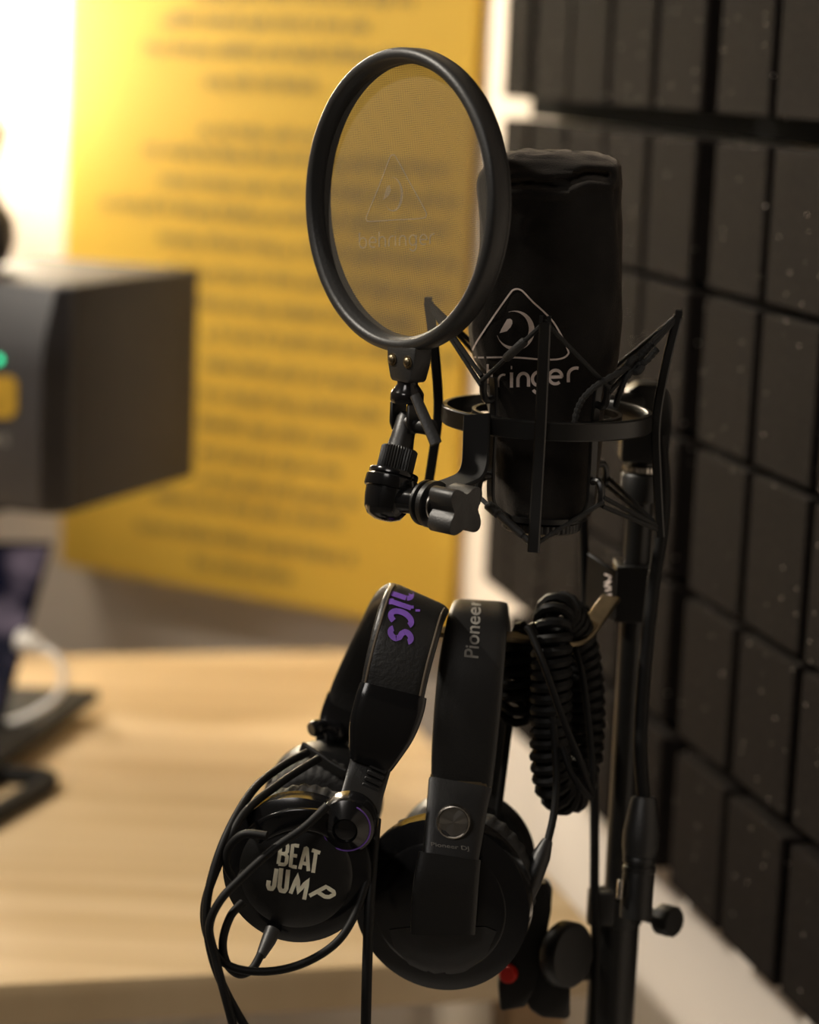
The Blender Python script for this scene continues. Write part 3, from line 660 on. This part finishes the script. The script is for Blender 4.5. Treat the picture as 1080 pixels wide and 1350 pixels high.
# yoke, tilting stem with wing lever
Y0 = N0 - Z * .0118
for s_ in (-1, 1):
    bm = nbm(); prism(bm, [Y0 + PHD * .0062 * s_ + V((0, 0, z)) + PN * a for a, z in ((-.0055, 0), (.0055, 0), (.0055, -.012), (.0035, -.0165), (-.0035, -.0165), (-.0055, -.012))], PHD * .0024 * s_, .0006, 1); obj('yoke_cheek', bm, M['plastic'], pop)
PIV = Y0 - Z * .0118
STE = pt(517, 634, (PIV - O).dot(FWD) - .004); SDI = (STE - PIV).normalized(); SL_ = (STE - PIV).length
bm = nbm(); tube(bm, [PIV - SDI * .006, PIV - SDI * .003, PIV + SDI * .008, PIV + SDI * .015, PIV + SDI * .0155, PIV + SDI * (SL_ - .002)], [.0042, .0060, .0066, .0076, .0082, .0082], 24); obj('stem', bm, M['plastic'], pop)
bm = nbm(); lathe(bm, [(.0095, 0), (.0104, .0008), (.0104, .0138), (.0095, .0146), (.006, .0147)], PIV + SDI * (SL_ - .019), SDI, 160, ridge=40, depth=.0009, rsel=lambda r, h: r > .01); obj('knurled_collar', bm, M['plastic'], pop)
hub = PIV + V((.0075, -.006, 0))
bm = nbm(); lathe(bm, [(.0001, .010), (.0042, .0098), (.0046, .009), (.0046, -.004), (.006, -.0045), (.006, -.008)], hub, V((.75, -.66, 0)), 24)
obj('pivot_hub', bm, M['plastic'], pop)
bm = nbm(); la, lb = pt(547, 521, 1.312), pt(575, 585, 1.306); sweep(bm, [la, la + (lb - la) * .3, la + (lb - la) * .75, lb], rrect(.0052, .0036, .001, 2), RT, scale=[(1, 1), (1.15, 1), (1.2, 1.0), (1.25, 1)]); obj('wing_lever', bm, M['rim'], pop)
# cup, collar plate, side joint, tightening knob
CU = STE
bm = nbm(); lathe(bm, [(.0001, -.002), (.0135, -.0020), (.0140, -.0012), (.0140, .0006), (.0135, .0012), (.0001, .0012)], CU - SDI * .0035 , SDI, 48); obj('collar_plate', bm, M['gloss'], pop)
bm = nbm(); lathe(bm, [(.0001, 0), (.0140, 0), (.0148, .0008), (.0150, .0060), (.0146, .0070), (.0134, .0074), (.0132, .0120), (.0120, .0185), (.0095, .0225), (.005, .0245), (.0001, .0250)], CU - SDI * .0020, SDI, 64); obj('base_cup', bm, M['gloss'], pop)
JA = V((.72, -.69, 0)).normalized(); J0 = pt(572, 665, 1.330)
bm = nbm(); a_ = CU + SDI * .010; tube(bm, spline([a_, a_ + (J0 - a_) * .5 + V((0, 0, .0005)), J0 - JA * .004], 5), [.0085] * 4 + [.0075] * 4 + [.0085] * 3, 20); obj('side_neck', bm, M['gloss'], pop)
for o_, r_, h_ in ((-.0075, .0128, .003), (-.0025, .0132, .0045)):
    bm = nbm(); lathe(bm, [(.0001, 0), (r_ - .001, 0), (r_, .0007), (r_, h_ - .0007), (r_ - .001, h_), (.0001, h_)], J0 + JA * o_, JA, 48); obj('joint_disc', bm, M['plastic'], pop)
bm = nbm(); lathe(bm, [(.0088, 0), (.0092, .0006), (.0088, .0012), (.0070, .0012), (.0066, .0006), (.0070, 0)], J0 + JA * .0021, JA, 40, loop=True); obj('steel_washer', bm, M['steel'], pop)
bm = nbm(); K0 = J0 + JA * .0045; ku = V((-JA.y, JA.x, 0)); star = []
for k in range(64):
    a = 2 * math.pi * k / 64 + math.pi / 4; rr_ = .0088 + .0072 * (0.5 + .5 * math.cos(4 * (a - math.pi / 4))) ** 0.8; star.append(K0 + (ku * math.cos(a) + Z * math.sin(a)) * rr_ + JA * .003)
prism(bm, star, JA * .017, .0011, 2); tube(bm, [K0 - JA * .003, K0 + JA * .004], .006, 24); obj('clamp_knob', bm, M['rim'], pop)

# ------------------------------------------------------------------ microphone stand
mst = thing('microphone_stand', 'black telescopic microphone stand pole in front of the foam wall', 'stand', V((PAX.x, PAX.y, 0)))
def pz(y): return pole(y).z
bm = nbm(); tube(bm, [V((PAX.x, PAX.y, z)) for z in (pz(1212), pz(1000), pz(800), pz(609))], .0083, 28); obj('upper_tube', bm, M['metal'], mst)
bm = nbm(); lathe(bm, [(.0085, 0), (.0128, .001), (.0128, .0165), (.0118, .018), (.0085, .018)], V((PAX.x, PAX.y, pz(661))), Z, 36); obj('top_collar', bm, M['plastic'], mst)
bm = nbm(); lathe(bm, [(.0085, 0), (.0122, .0004), (.0122, .0035), (.0085, .004)], V((PAX.x, PAX.y, pz(621))), Z, 60, ridge=24, depth=.0006); obj('thread_ring', bm, M['steel'], mst)
bm = nbm(); tube(bm, [V((PAX.x, PAX.y, .045)), V((PAX.x, PAX.y, .4)), V((PAX.x, PAX.y, pz(1205)))], .0155, 32); obj('lower_tube', bm, M['metal'], mst)
bm = nbm(); lathe(bm, [(.0156, 0), (.0170, .001), (.0170, .0150), (.0160, .0190), (.0090, .0195)], V((PAX.x, PAX.y, pz(1216))), Z, 36); obj('height_collar', bm, M['plastic'], mst)
kp = V((PAX.x, PAX.y, pz(1200))); kd = V((.70, -.70, .05)).normalized()
bm = nbm(); lathe(bm, [(.005, 0), (.005, .012), (.0092, .0125), (.0102, .014), (.0102, .0230), (.0090, .0242), (.0001, .0244)], kp + kd * .011 + V((.010, 0, 0)), kd, 40, ridge=10, depth=.0010, rsel=lambda r, h: r > .0100); obj('height_knob', bm, M['plastic'], mst)
bm = nbm(); lathe(bm, [(.14, 0), (.14, .012), (.12, .022), (.03, .034), (.018, .050), (.0150, .052)], V((PAX.x, PAX.y, 0.0005)), Z, 64); obj('round_base', bm, M['metal'], mst)

bm = nbm(); frame_box(bm, V((PAX.x - .0110, PAX.y - .0135, pz(1188))), (1, 0, 0), (0, 1, 0), Z, .0085, .006, .0110, .0015); obj('collar_lug', bm, M['plastic'], mst)

# ------------------------------------------------------------------ headphone hook on the pole
hk = thing('headphone_hook', 'black clamp bracket on the stand pole with a flat arm carrying the headphones', 'hook', pole(815))
zc0, zc1 = pz(816), pz(742); ax_ = V((PAX.x, PAX.y, 0))
bm = nbm(); 
for dx_, dy_, hx_, hy_ in ((0, -.0107, .0135, .0020), (0, .0107, .0135, .0020), (-.0111, 0, .0024, .0087), (.0111, 0, .0024, .0087)): frame_box(bm, ax_ + Z * (zc0 + zc1) / 2 + V((dx_, dy_, 0)), (1, 0, 0), (0, 1, 0), Z, hx_, hy_, (zc1 - zc0) / 2, .0006, 1)
block = obj('clamp_block', bm, M['metal'], hk)
bm = nbm(); pa, pb = pt(785, 737, 1.500), pt(812, 758, 1.470)
pl4 = [V((-.0285, .006, 0)), V((-.0120, -.0135, 0))]
zq0, zq1 = zc0 + .002, zc1 + .004
qa = ax_ + pl4[0]; qb = ax_ + pl4[1]; nn = (qb - qa).cross(Z).normalized()
if nn.y > 0: nn = -nn
prism(bm, [qa + Z * zq1, qb + Z * (zq1 - .007), qb + Z * zq0, qa + Z * (zq0 + .004)], nn * .003, .0006, 1); plate = obj('side_plate', bm, M['metal'], hk)
bv = bvh_of(plate); bm = nbm()
for l in ([(797, 757), (806, 760), (802, 765)], [(797, 768), (806, 766), (797, 773), (806, 774)], [(798, 779), (806, 777)], [(797, 786), (806, 783), (799, 792), (805, 794)]): ribbon(bm, bv, dens(l, 3), 2.2, .0004)
obj('logo_print', bm, M['print'], hk)
bm = nbm(); arm = spline([pt(806, 788, 1.480), pt(788, 812, 1.464), pt(768, 838, 1.449), pt(745, 845, 1.443), pt(700, 842, 1.438), pt(600, 834, 1.428), pt(508, 829, 1.418)], 6)
sweep(bm, arm, rrect(.012, .003, .0007, 1), (.70, -.55, -.15)); obj('arm', bm, M['dullmetal'], hk)

# ------------------------------------------------------------------ cables at the pole
xc = thing('xlr_cable', 'thick black microphone cable with a plug running down beside the stand pole', 'cable', pt(850, 1215, 1.47))
bm = nbm(); tube(bm, S([(870, 575, 1.466), (875, 640, 1.464), (872, 700, 1.466), (861, 775, 1.465), (852, 860, 1.463), (846, 940, 1.462), (845, 1000, 1.462), (850, 1065, 1.462)]), .0042, 14); obj('lead', bm, M['cable'], xc)
X0, X1 = pt(849, 1050, 1.462), pt(838, 1210, 1.462); XD = (X1 - X0).normalized(); XL = (X1 - X0).length
bm = nbm(); lathe(bm, [(.0001, 0), (.0068, 0), (.0078, .002), (.0098, .014), (.0112, .022), (.0112, .031), (.0104, .034), (.0104, .036)], X0, XD, 32); obj('boot', bm, M['rim'], xc)
bm = nbm(); lathe(bm, [(.0094, .036), (.0100, .037), (.0100, .040), (.0092, .0405), (.0092, .042), (.0100, .0425), (.0100, .0455), (.0094, .046), (.0097, .048), (.0097, XL), (.0001, XL)], X0, XD, 40); obj('barrel', bm, M['plastic'], xc)
bm = nbm(); l0 = pt(815, 1160, 1.457); frame_box(bm, pt(817, 1172, 1.456), RT, FWD, XD, .0016, .003, .0058, .0007); obj('latch', bm, M['steel'], xc)
bm = nbm(); tube(bm, S([(768, 655, 1.50), (770, 720, 1.51), (772, 800, 1.515), (777, 900, 1.515), (782, 1000, 1.515), (784, 1100, 1.515), (784, 1195, 1.513), (786, 1260, 1.515), (780, 1400, 1.52)]), .0030, 12)
tag(obj('slim_cable', bm, M['cable']), 'slim straight black cable hanging left of the stand pole', 'cable')

# ------------------------------------------------------------------ clamp with the red button, low on the stand
cl = thing('stand_clamp', 'black spring clamp with a round red button on the lower stand tube', 'clamp', pt(720, 1330, 1.46))
bm = nbm(); prism(bm, [pt(*p, 1.497) for p in ((700, 1168), (722, 1162), (729, 1170), (727, 1200), (718, 1250), (706, 1300), (694, 1328), (660, 1334), (657, 1300), (660, 1275), (680, 1240))], FWD * .018, .002, 2); obj('jaw', bm, M['plastic'], cl)
bm = nbm(); lathe(bm, [(.0001, .0035), (.0045, .0033), (.0055, .002), (.0058, -.002)], pt(670, 1284, 1.495), V((-.25, -.95, .1)), 28); obj('button', bm, M['red'], cl)
bm = nbm(); lathe(bm, [(.0001, 0), (.019, 0), (.0205, .002), (.0205, .010), (.019, .012), (.0150, .0128), (.0001, .0128)], pt(737, 1256, 1.497), V((.72, -.66, .1)), 44); obj('joint_disc', bm, M['plastic'], cl)
bm = nbm(); prism(bm, [pt(*p, 1.499) for p in ((695, 1290), (735, 1238), (758, 1250), (752, 1300), (752, 1345), (715, 1343), (696, 1330))], FWD * .022, .003, 2); obj('body', bm, M['plastic'], cl)
bm = nbm(); p_ = V((PAX.x, PAX.y, pz(1275))); tube(bm, [pt(748, 1275, 1.500), p_ - V((.0185, 0, 0))], .010, 20); obj('mount_arm', bm, M['plastic'], cl)

# ------------------------------------------------------------------ headphones
def rounded_band(bm, pp, widths, thick, wdir, n=8, flip=False):
    path = S(pp, n); ws = [p.x for p in spline([(w_, 0, 0) for w_ in widths], n)]
    sweep(bm, path, rrect(1, 1, .18, 3), wdir, scale=[(w_, thick) for w_ in ws]); return path
# --- purple lettered pair (left)
ha = thing('headphones', 'black headphones with purple lettering on the headband and cream words on the ear cup', 'headphones', pt(470, 1240, 1.38), 'headphones hanging on the hook')
WA = V((.93, -.10, -.35)).normalized()
pathA = [(516, 921, 1.362), (524, 880, 1.363), (534, 840, 1.367), (543, 808, 1.378), (549, 797, 1.396), (541, 797, 1.418), (524, 812, 1.443), (502, 850, 1.466), (474, 902, 1.480), (458, 937, 1.484)]
bm = nbm(); rounded_band(bm, pathA, [.036, .037, .0375, .0375, .0375, .037, .036, .034, .031, .028], .0125, WA); padA = obj('headband_pad', bm, M['leather'], ha, 60)
bvA = bvh_of(padA)
bm = nbm()
for s_, dn in ((-1, 0), (1, 0)):
    P_ = S(pathA[:6], 8); l = []
    for i, p in enumerate(P_):
        t = tang(P_, i); u = (WA - t * WA.dot(t)).normalized(); v = t.cross(u)
        if v.dot(O - p) < 0 and i < 30: v = -v
        l.append(p + u * (.0158 * s_) + v * .0062)
    tube(bm, l, .0007, 6)
obj('seam_piping', bm, M['stitch'], padA)
# "nics" reading downwards, tops to the right: serif strokes
bm = nbm()
def nx(a, b): return (516 + 27 * b - a * .5, 784 + 21 * a + 9 * b)    # a along the band (down), b across (letter height)
def nstroke(l, wd): ribbon(bm, bvA, [nx(*p) for p in l], wd, .0004)
put = lambda s, a, wdt, bold=.03: put_text(bm, bvA, s, nx(a, 0), tuple(q - r for q, r in zip(nx(a + wdt, 0), nx(a, 0))), tuple(q - r for q, r in zip(nx(a, 1), nx(a, 0))), bold, .0004, 4)
def word(l_, wd):                                                     # heavy strokes built per letter
    for seg_ in l_: nstroke(seg_, wd)
word([dens([(-.65, 0), (-.65, .95)]), dens([(-.70, .95), (-.55, 1.0)]), dens([(-.1, 0), (-.1, .72)]) , [( -.6, .75)] + [(-.38 + .27 * math.cos(math.radians(a)), .72 + .26 * math.sin(math.radians(a))) for a in range(170, -1, -20)]], 6.5)
word([dens([(.42, 0), (.42, .98)]), dens([(.24, 0), (.60, 0)]), dens([(.26, .98), (.45, .98)])], 6.5)
word([dens([(.36, 1.30), (.50, 1.30)], 3)], 6.0)
word([[(1.28 + .42 * math.cos(math.radians(a)), .5 + .50 * math.sin(math.radians(a))) for a in range(50, 322, 12)]], 7.5)
word([[(2.32 + .30 * math.cos(math.radians(a)), .75 + .25 * math.sin(math.radians(a))) for a in range(25, 180, 14)] + dens([(2.03, .70), (2.2, .55), (2.48, .45), (2.63, .27)], 4) + [(2.32 + .31 * math.cos(math.radians(a)), .25 + .25 * math.sin(math.radians(a))) for a in range(0, -165, -14)]], 7.5)
obj('lettering', bm, M['purple'], padA)
# moulded end piece, slider with teeth, hinge cap
bm = nbm(); rounded_band(bm, [(518, 912, 1.360), (513, 932, 1.358), (504, 960, 1.357), (496, 985, 1.358), (490, 1004, 1.360)], [.0385, .0395, .0375, .031, .025], .0150, WA, 6); obj('end_piece', bm, M['gloss'], ha, 45)
bm = nbm(); rounded_band(bm, [(495, 985, 1.361), (484, 1025, 1.358), (473, 1062, 1.350), (463, 1090, 1.346)], [.024, .0235, .023, .022], .0060, WA, 4); slid = obj('slider', bm, M['plastic'], ha)
for k in range(6):
    t_ = k / 5; c_ = pt(497 - 16 * t_, 1003 + 42 * t_, 1.3535); bm = nbm(); frame_box(bm, c_ + WA * .002, WA, (FWD - WA * FWD.dot(WA)).normalized(), WA.cross((FWD - WA * FWD.dot(WA)).normalized()), .0050, .0010, .0012, .0003, 1); obj('tooth', bm, M['plastic'], slid)
HA = V((-.10, -.98, -.05)).normalized()
bm = nbm(); lathe(bm, [(.0001, .0125), (.0052, .0120), (.0066, .0112), (.0070, .0128), (.0118, .0085), (.0152, .0060), (.0160, .0040), (.0160, -.008), (.0001, -.008)], pt(459, 1085, 1.330), HA, 48); cap = obj('hinge_cap', bm, M['gloss'], ha, 25)
bm = nbm(); u_ = HA.orthogonal().normalized(); v_ = HA.cross(u_); cpt = pt(459, 1085, 1.330) + HA * .0076
_ue = (RT - HA * RT.dot(HA)).normalized(); _ve = HA.cross(_ue); _ve = _ve if _ve.z > 0 else -_ve
ang = lambda a: cpt + (_ue * math.cos(a) + _ve * math.sin(a)) * .0133
tube(bm, [ang(math.radians(a)) for a in range(160, 425, 8)], .0004, 6); obj('purple_ring', bm, M['purple'], cap)
def cup(parent, c, n, r, body, face, padm, depth=.026, padr=.95):
    n = V(n).normalized(); c = V(c)
    bm = nbm(); lathe(bm, [(r * .80, .006), (r, .002), (r * 1.0, -.012), (r * .96, -.017), (r * .80, -.018)], c, n, 72); b = obj('ear_cup', bm, M[body], parent, 40)
    bm = nbm(); lathe(bm, [(.0001, .0108), (r * .3, .0103), (r * .55, .0090), (r * .72, .0070), (r * .80, .0050), (r * .82, .0030), (.0001, .002)], c, n, 72); f_ = obj('cup_face', bm, M[face], parent, 40)
    bm = nbm(); pr = r * padr; NP = 144; rings = []
    u = n.orthogonal().normalized(); v = n.cross(u)
    for q in range(17):
        a = math.pi * q / 16; rings.append([c + n * (-.018 - depth * .5 + math.cos(a) * depth * .5) + (u * math.cos(2 * math.pi * k / NP) + v * math.sin(2 * math.pi * k / NP)) * (pr * .72 + math.sin(a) * pr * .28 + .0007 * math.cos(k * 36 * 2 * math.pi / NP) * math.sin(a)) for k in range(NP)])
    loft(bm, rings); obj('ear_pad', bm, M[padm], parent, 60)
    return b, f_
CAc = pt(392, 1146, 1.338); nA = V((-.10, -.99, .02))
bA, fA = cup(ha, CAc, nA, .0415, 'gloss', 'plastic', 'padcloth', .030, .93)
bvF = bvh_of(fA); bm = nbm()
CL = {'B': [[(0, 0), (0, 1), (.6, 1), (.72, .9), (.72, .62), (.5, .52), (0, .52)], [(.5, .52), (.78, .42), (.78, .1), (.62, 0), (0, 0)]], 'E': [[(.7, 1), (0, 1), (0, 0), (.7, 0)], [(0, .52), (.6, .52)]],
      'A': [[(-.06, 0), (.3, 1), (.45, 1), (.82, 0)], [(.1, .3), (.66, .3)]], 'T': [[(-.05, 1), (.85, 1)], [(.4, 1), (.4, 0)]], 'J': [[(.6, 1), (.6, .15), (.45, 0), (.15, 0), (0, .15), (0, .38)]],
      'U': [[(0, 1), (0, .14), (.16, 0), (.55, 0), (.7, .14), (.7, 1)]], 'M': [[(0, 0), (.12, 1), (.48, .18), (.86, 1), (1.0, 0)]], 'P': [[(0, 0), (0, 1), (.6, 1), (.78, .88), (.78, .58), (.6, .46), (0, .46)]]}
for ch, ox, oy, ux, uy, vx, vy, wd in (('B', 367, 1139, 13, 1.5, 3.5, -27, 4.2), ('E', 383, 1142, 12, 2, 3, -28, 4.2), ('A', 396, 1146, 13, 3, 3, -29, 4.2), ('T', 408, 1149, 12, 4, 4, -28, 4.4),
                                      ('J', 353, 1171, 13, 2, 4, -27, 5), ('U', 368, 1173.5, 13, 3, 3, -29, 5), ('M', 383, 1178, 18, 8, 8, -26, 4.6), ('P', 408, 1181, 17, 11, 22, -12, 4.6)):
    for l in CL[ch]: ribbon(bm, bvF, [(ox + ux * a + vx * b, oy + uy * a + vy * b) for a, b in dens(l, 3)], wd * 1.15, .0005)
obj('cup_lettering', bm, M['cream'], fA)
bm = nbm(); rounded_band(bm, [(446, 1092, 1.3260), (420, 1082, 1.3230), (385, 1080, 1.3240), (350, 1092, 1.3280), (324, 1116, 1.3380), (318, 1140, 1.3500)], [.014, .013, .012, .012, .011, .009], .004, V((-.2, 0, 1)), 6); obj('cup_bracket', bm, M['gloss'], ha)
# far side: end piece, knuckle and the second cup, mostly hidden
bm = nbm(); rounded_band(bm, [(461, 925, 1.484), (450, 950, 1.484), (440, 972, 1.482), (434, 990, 1.480)], [.029, .027, .022, .018], .013, WA, 6); obj('end_piece', bm, M['gloss'], ha, 45)
bm = nbm(); tube(bm, spline([pt(410, 962, 1.462), pt(428, 958, 1.468), pt(444, 968, 1.474)], 4), [.004, .005, .0052, .0048, .004, .005, .007, .0075, .007], 16); obj('knuckle', bm, M['gloss'], ha)
bm = nbm(); rounded_band(bm, [(398, 984, 1.44), (418, 998, 1.435), (438, 1012, 1.432), (455, 1020, 1.43)], [.006, .007, .007, .006], .003, V((0, 0, 1)), 4); obj('strap', bm, M['plastic'], ha)
cup(ha, pt(428, 1052, 1.478), V((.10, .99, 0)), .036, 'plastic', 'plastic', 'padcloth', .026, .93)
CAB = [[(405, 992, 1.3960), (372, 1010, 1.3760), (335, 1040, 1.3460), (303, 1092, 1.3210), (281, 1150, 1.3110), (272, 1205, 1.3080), (280, 1262, 1.3080), (300, 1312, 1.3080), (332, 1368, 1.3080)],
       [(432, 1062, 1.3160), (400, 1092, 1.3120), (360, 1120, 1.3080), (318, 1158, 1.3060), (290, 1188, 1.3040), (276, 1222, 1.3040), (284, 1262, 1.3040), (296, 1310, 1.3020), (312, 1368, 1.3020)],
       [(420, 1000, 1.3860), (370, 1032, 1.3560), (320, 1075, 1.3260), (288, 1140, 1.3140), (270, 1195, 1.3120), (276, 1240, 1.3130), (300, 1272, 1.3140), (345, 1281, 1.3140), (395, 1272, 1.3160), (440, 1246, 1.3200), (466, 1210, 1.3260), (484, 1160, 1.3340)],
       [(352, 1102, 1.3040), (322, 1100, 1.3080), (302, 1118, 1.3120), (300, 1142, 1.3140), (312, 1160, 1.3160), (322, 1150, 1.3200)],
       [(344, 1258, 1.3280), (332, 1278, 1.3240), (314, 1284, 1.3200), (298, 1268, 1.3160), (294, 1240, 1.3140), (304, 1208, 1.3160), (320, 1190, 1.3210)],
       [(496, 1080, 1.352), (491, 1140, 1.340), (487, 1200, 1.332), (484, 1280, 1.328), (482, 1370, 1.328)]]
for i, pp in enumerate(CAB):
    bm = nbm(); tube(bm, S(pp, 10), .0024 if i != 5 else .0030, 10); obj('cable', bm, M['cable'], ha)
bm = nbm(); tube(bm, [pt(360, 1226, 1.338), pt(354, 1240, 1.334), pt(344, 1260, 1.328)], [.0045, .0042, .0028], 14); obj('strain_relief', bm, M['rim'], ha)
# --- silver lettered pair (right)
hb = thing('headphones', 'black headphones with a smooth headband, silver knob and large ear cup, right of the pair', 'headphones', pt(590, 1315, 1.36), 'headphones hanging on the hook')
WB = V((.985, .05, -.03)).normalized()
pathB = [(609, 1034, 1.386), (612, 990, 1.386), (617, 930, 1.387), (622, 875, 1.391), (628, 830, 1.401), (632, 808, 1.417), (634, 803, 1.438), (636, 814, 1.462), (637, 850, 1.480), (634, 940, 1.490), (626, 1040, 1.490)]
bm = nbm(); rounded_band(bm, pathB, [.0350, .0370, .0380, .0375, .0355, .0330, .0320, .032, .033, .034, .033], .0105, WB); padB = obj('headband_pad', bm, M['leather2'] if 'leather2' in M else M['plastic'], hb, 60)
bvB = bvh_of(padB)
bm = nbm(); put_text(bm, bvB, 'Pioneer', (631, 868), (4, -78), (-19, -2), .012, .0004, 4); obj('lettering', bm, M['greyprint'], padB)
bm = nbm(); rounded_band(bm, [(608, 1024, 1.3865), (607, 1036, 1.3860)], [.0350, .0350], .0112, WB, 3); obj('metal_band', bm, M['dullmetal'], hb)
bm = nbm(); rounded_band(bm, [(607, 1034, 1.3810), (603, 1060, 1.3760), (598, 1100, 1.3690), (594, 1132, 1.3640)], [.0365, .0345, .0330, .0315], .009, WB, 4); hin = obj('hinge_arm', bm, M['plastic'], hb)
bm = nbm(); rounded_band(bm, [(593, 1128, 1.3620), (588, 1165, 1.3610), (585, 1200, 1.3630), (584, 1230, 1.3650)], [.0350, .0365, .0370, .0360], .008, WB, 4); obj('cup_arm', bm, M['plastic'], hb)
bvH = bvh_of(hin); bm = nbm(); put_text(bm, bvH, 'Pioneer DJ', (569, 1117), (50, 6), (-1, -7), .01, .0004, 5); obj('arm_lettering', bm, M['greyprint'], hin)
KB = stick(bvH, 598, 1083, .0025); nK = V((-.10, -.96, .10)).normalized()
bm = nbm(); lathe(bm, [(.0083, .0016), (.0088, .0034), (.0094, .0032), (.0098, .0018), (.0098, -.002), (.0083, -.002)], KB, nK, 48, loop=True); obj('knob_ring', bm, M['steel'], hb)
M['fan'] = mat('radially_brushed_metal', (.36, .35, .33), .3, 1.0)
bm = nbm(); ku_ = (RT - nK * RT.dot(nK)).normalized(); kv_ = nK.cross(ku_); lathe(bm, [(.0083, -.001), (.0083, .0006), (.0080, .0008)], KB, nK, 48)
kc_ = bm.verts.new(KB + nK * .0012); kr_ = [bm.verts.new(KB + nK * (.0010 + .0006 * math.sin(k * 2 * math.pi / 16)) + (ku_ * math.cos(k * math.pi / 24) + kv_ * math.sin(k * math.pi / 24)) * .0081) for k in range(48)]
for k in range(48): bm.faces.new((kc_, kr_[k], kr_[(k + 1) % 48]))
obj('knob', bm, M['fan'], hb, 2)
nB = V((-.22, -.97, -.02)).normalized(); CB = pt(582, 1192, 1.384)
bB, fB = cup(hb, CB, nB, .0512, 'gloss', 'gloss', 'padcloth', .030, .95)
bvG = bvh_of(fB); bm = nbm()
low = [(512, 1226), (545, 1222), (640, 1222), (655, 1228), (640, 1262), (612, 1282), (575, 1288), (540, 1272), (520, 1250)]
add_poly_decal(bm, bvG, low, [tuple(range(len(low)))], .0008, 6); obj('face_plate', bm, M['rim'], fB)
cup(hb, pt(613, 1130, 1.488), V((.15, .98, 0)), .0435, 'plastic', 'plastic', 'padcloth', .028, .95)
bm = nbm(); rounded_band(bm, [(626, 1035, 1.490), (622, 1085, 1.492), (616, 1130, 1.496)], [.033, .034, .035], .007, WB, 4); obj('cup_arm', bm, M['plastic'], hb)
bm = nbm(); tube(bm, [pt(690, 1188, 1.404), pt(699, 1165, 1.403), pt(714, 1128, 1.405), pt(722, 1108, 1.408)], [.0052, .0062, .0056, .0032], 16); obj('strain_relief', bm, M['plastic'], hb)
bm = nbm(); tube(bm, S([(722, 1110, 1.408), (730, 1075, 1.412), (734, 1030, 1.415), (732, 980, 1.417), (726, 930, 1.418), (716, 885, 1.418), (708, 850, 1.42), (703, 828, 1.426), (707, 822, 1.434)]), .0024, 10); obj('cable', bm, M['cable'], hb)

# ------------------------------------------------------------------ coiled cable over the hook
def helix(bm, path, R_, rw, pitch, seg=7, npt=11):
    L = [0]
    for a, b in zip(path[:-1], path[1:]): L.append(L[-1] + (b - a).length)
    turns = L[-1] / pitch; n = int(turns * npt); pts = []; u = tang(path, 0).orthogonal().normalized(); j = 0
    frames = []
    for i in range(len(path)):
        t = tang(path, i); u = (u - t * u.dot(t)).normalized(); frames.append((u.copy(), t.cross(u)))
    for k in range(n + 1):
        s_ = L[-1] * k / n
        while j < len(L) - 2 and L[j + 1] < s_: j += 1
        f_ = (s_ - L[j]) / max(1e-9, L[j + 1] - L[j]); p = path[j].lerp(path[j + 1], f_); u_ = frames[j][0].lerp(frames[j + 1][0], f_).normalized(); v_ = frames[j][1].lerp(frames[j + 1][1], f_).normalized()
        a = 2 * math.pi * turns * k / n; pts.append(p + (u_ * math.cos(a) + v_ * math.sin(a)) * R_)
    tube(bm, pts, rw, seg)
cc_ = thing('coiled_cable', 'black coiled headphone cable looped over the hook next to the stand pole', 'cable', pt(730, 1060, 1.44))
bm = nbm(); helix(bm, S([(700, 838, 1.452), (688, 862, 1.446), (684, 895, 1.445), (684, 925, 1.447), (676, 940, 1.455)], 8), .0098, .0029, .0063); obj('coil', bm, M['cable'], cc_)
bm = nbm(); helix(bm, S([(768, 1010, 1.472), (772, 940, 1.470), (766, 870, 1.464), (752, 822, 1.452), (736, 806, 1.436), (728, 830, 1.424), (727, 890, 1.424), (726, 950, 1.428), (726, 1000, 1.432), (734, 1040, 1.440), (752, 1046, 1.452), (766, 1015, 1.464)], 8), .0098, .0032, .0068); obj('coil', bm, M['cable'], cc_)
for pp in ([(694, 826, 1.412), (702, 838, 1.410), (722, 890, 1.405), (745, 955, 1.405), (768, 1010, 1.41), (779, 1048, 1.425)],
           [(757, 850, 1.448), (768, 890, 1.442), (776, 950, 1.442), (781, 1010, 1.44), (780, 1050, 1.428)],
           [(742, 985, 1.414), (752, 1015, 1.412), (766, 1038, 1.412), (780, 1052, 1.42)],
           [(673, 940, 1.458), (668, 985, 1.46), (661, 1040, 1.462), (655, 1085, 1.464)],
           [(700, 822, 1.418), (709, 842, 1.420), (716, 860, 1.43)]):
    bm = nbm(); tube(bm, S(pp, 8), .0022, 10); obj('straight_lead', bm, M['cable'], cc_)
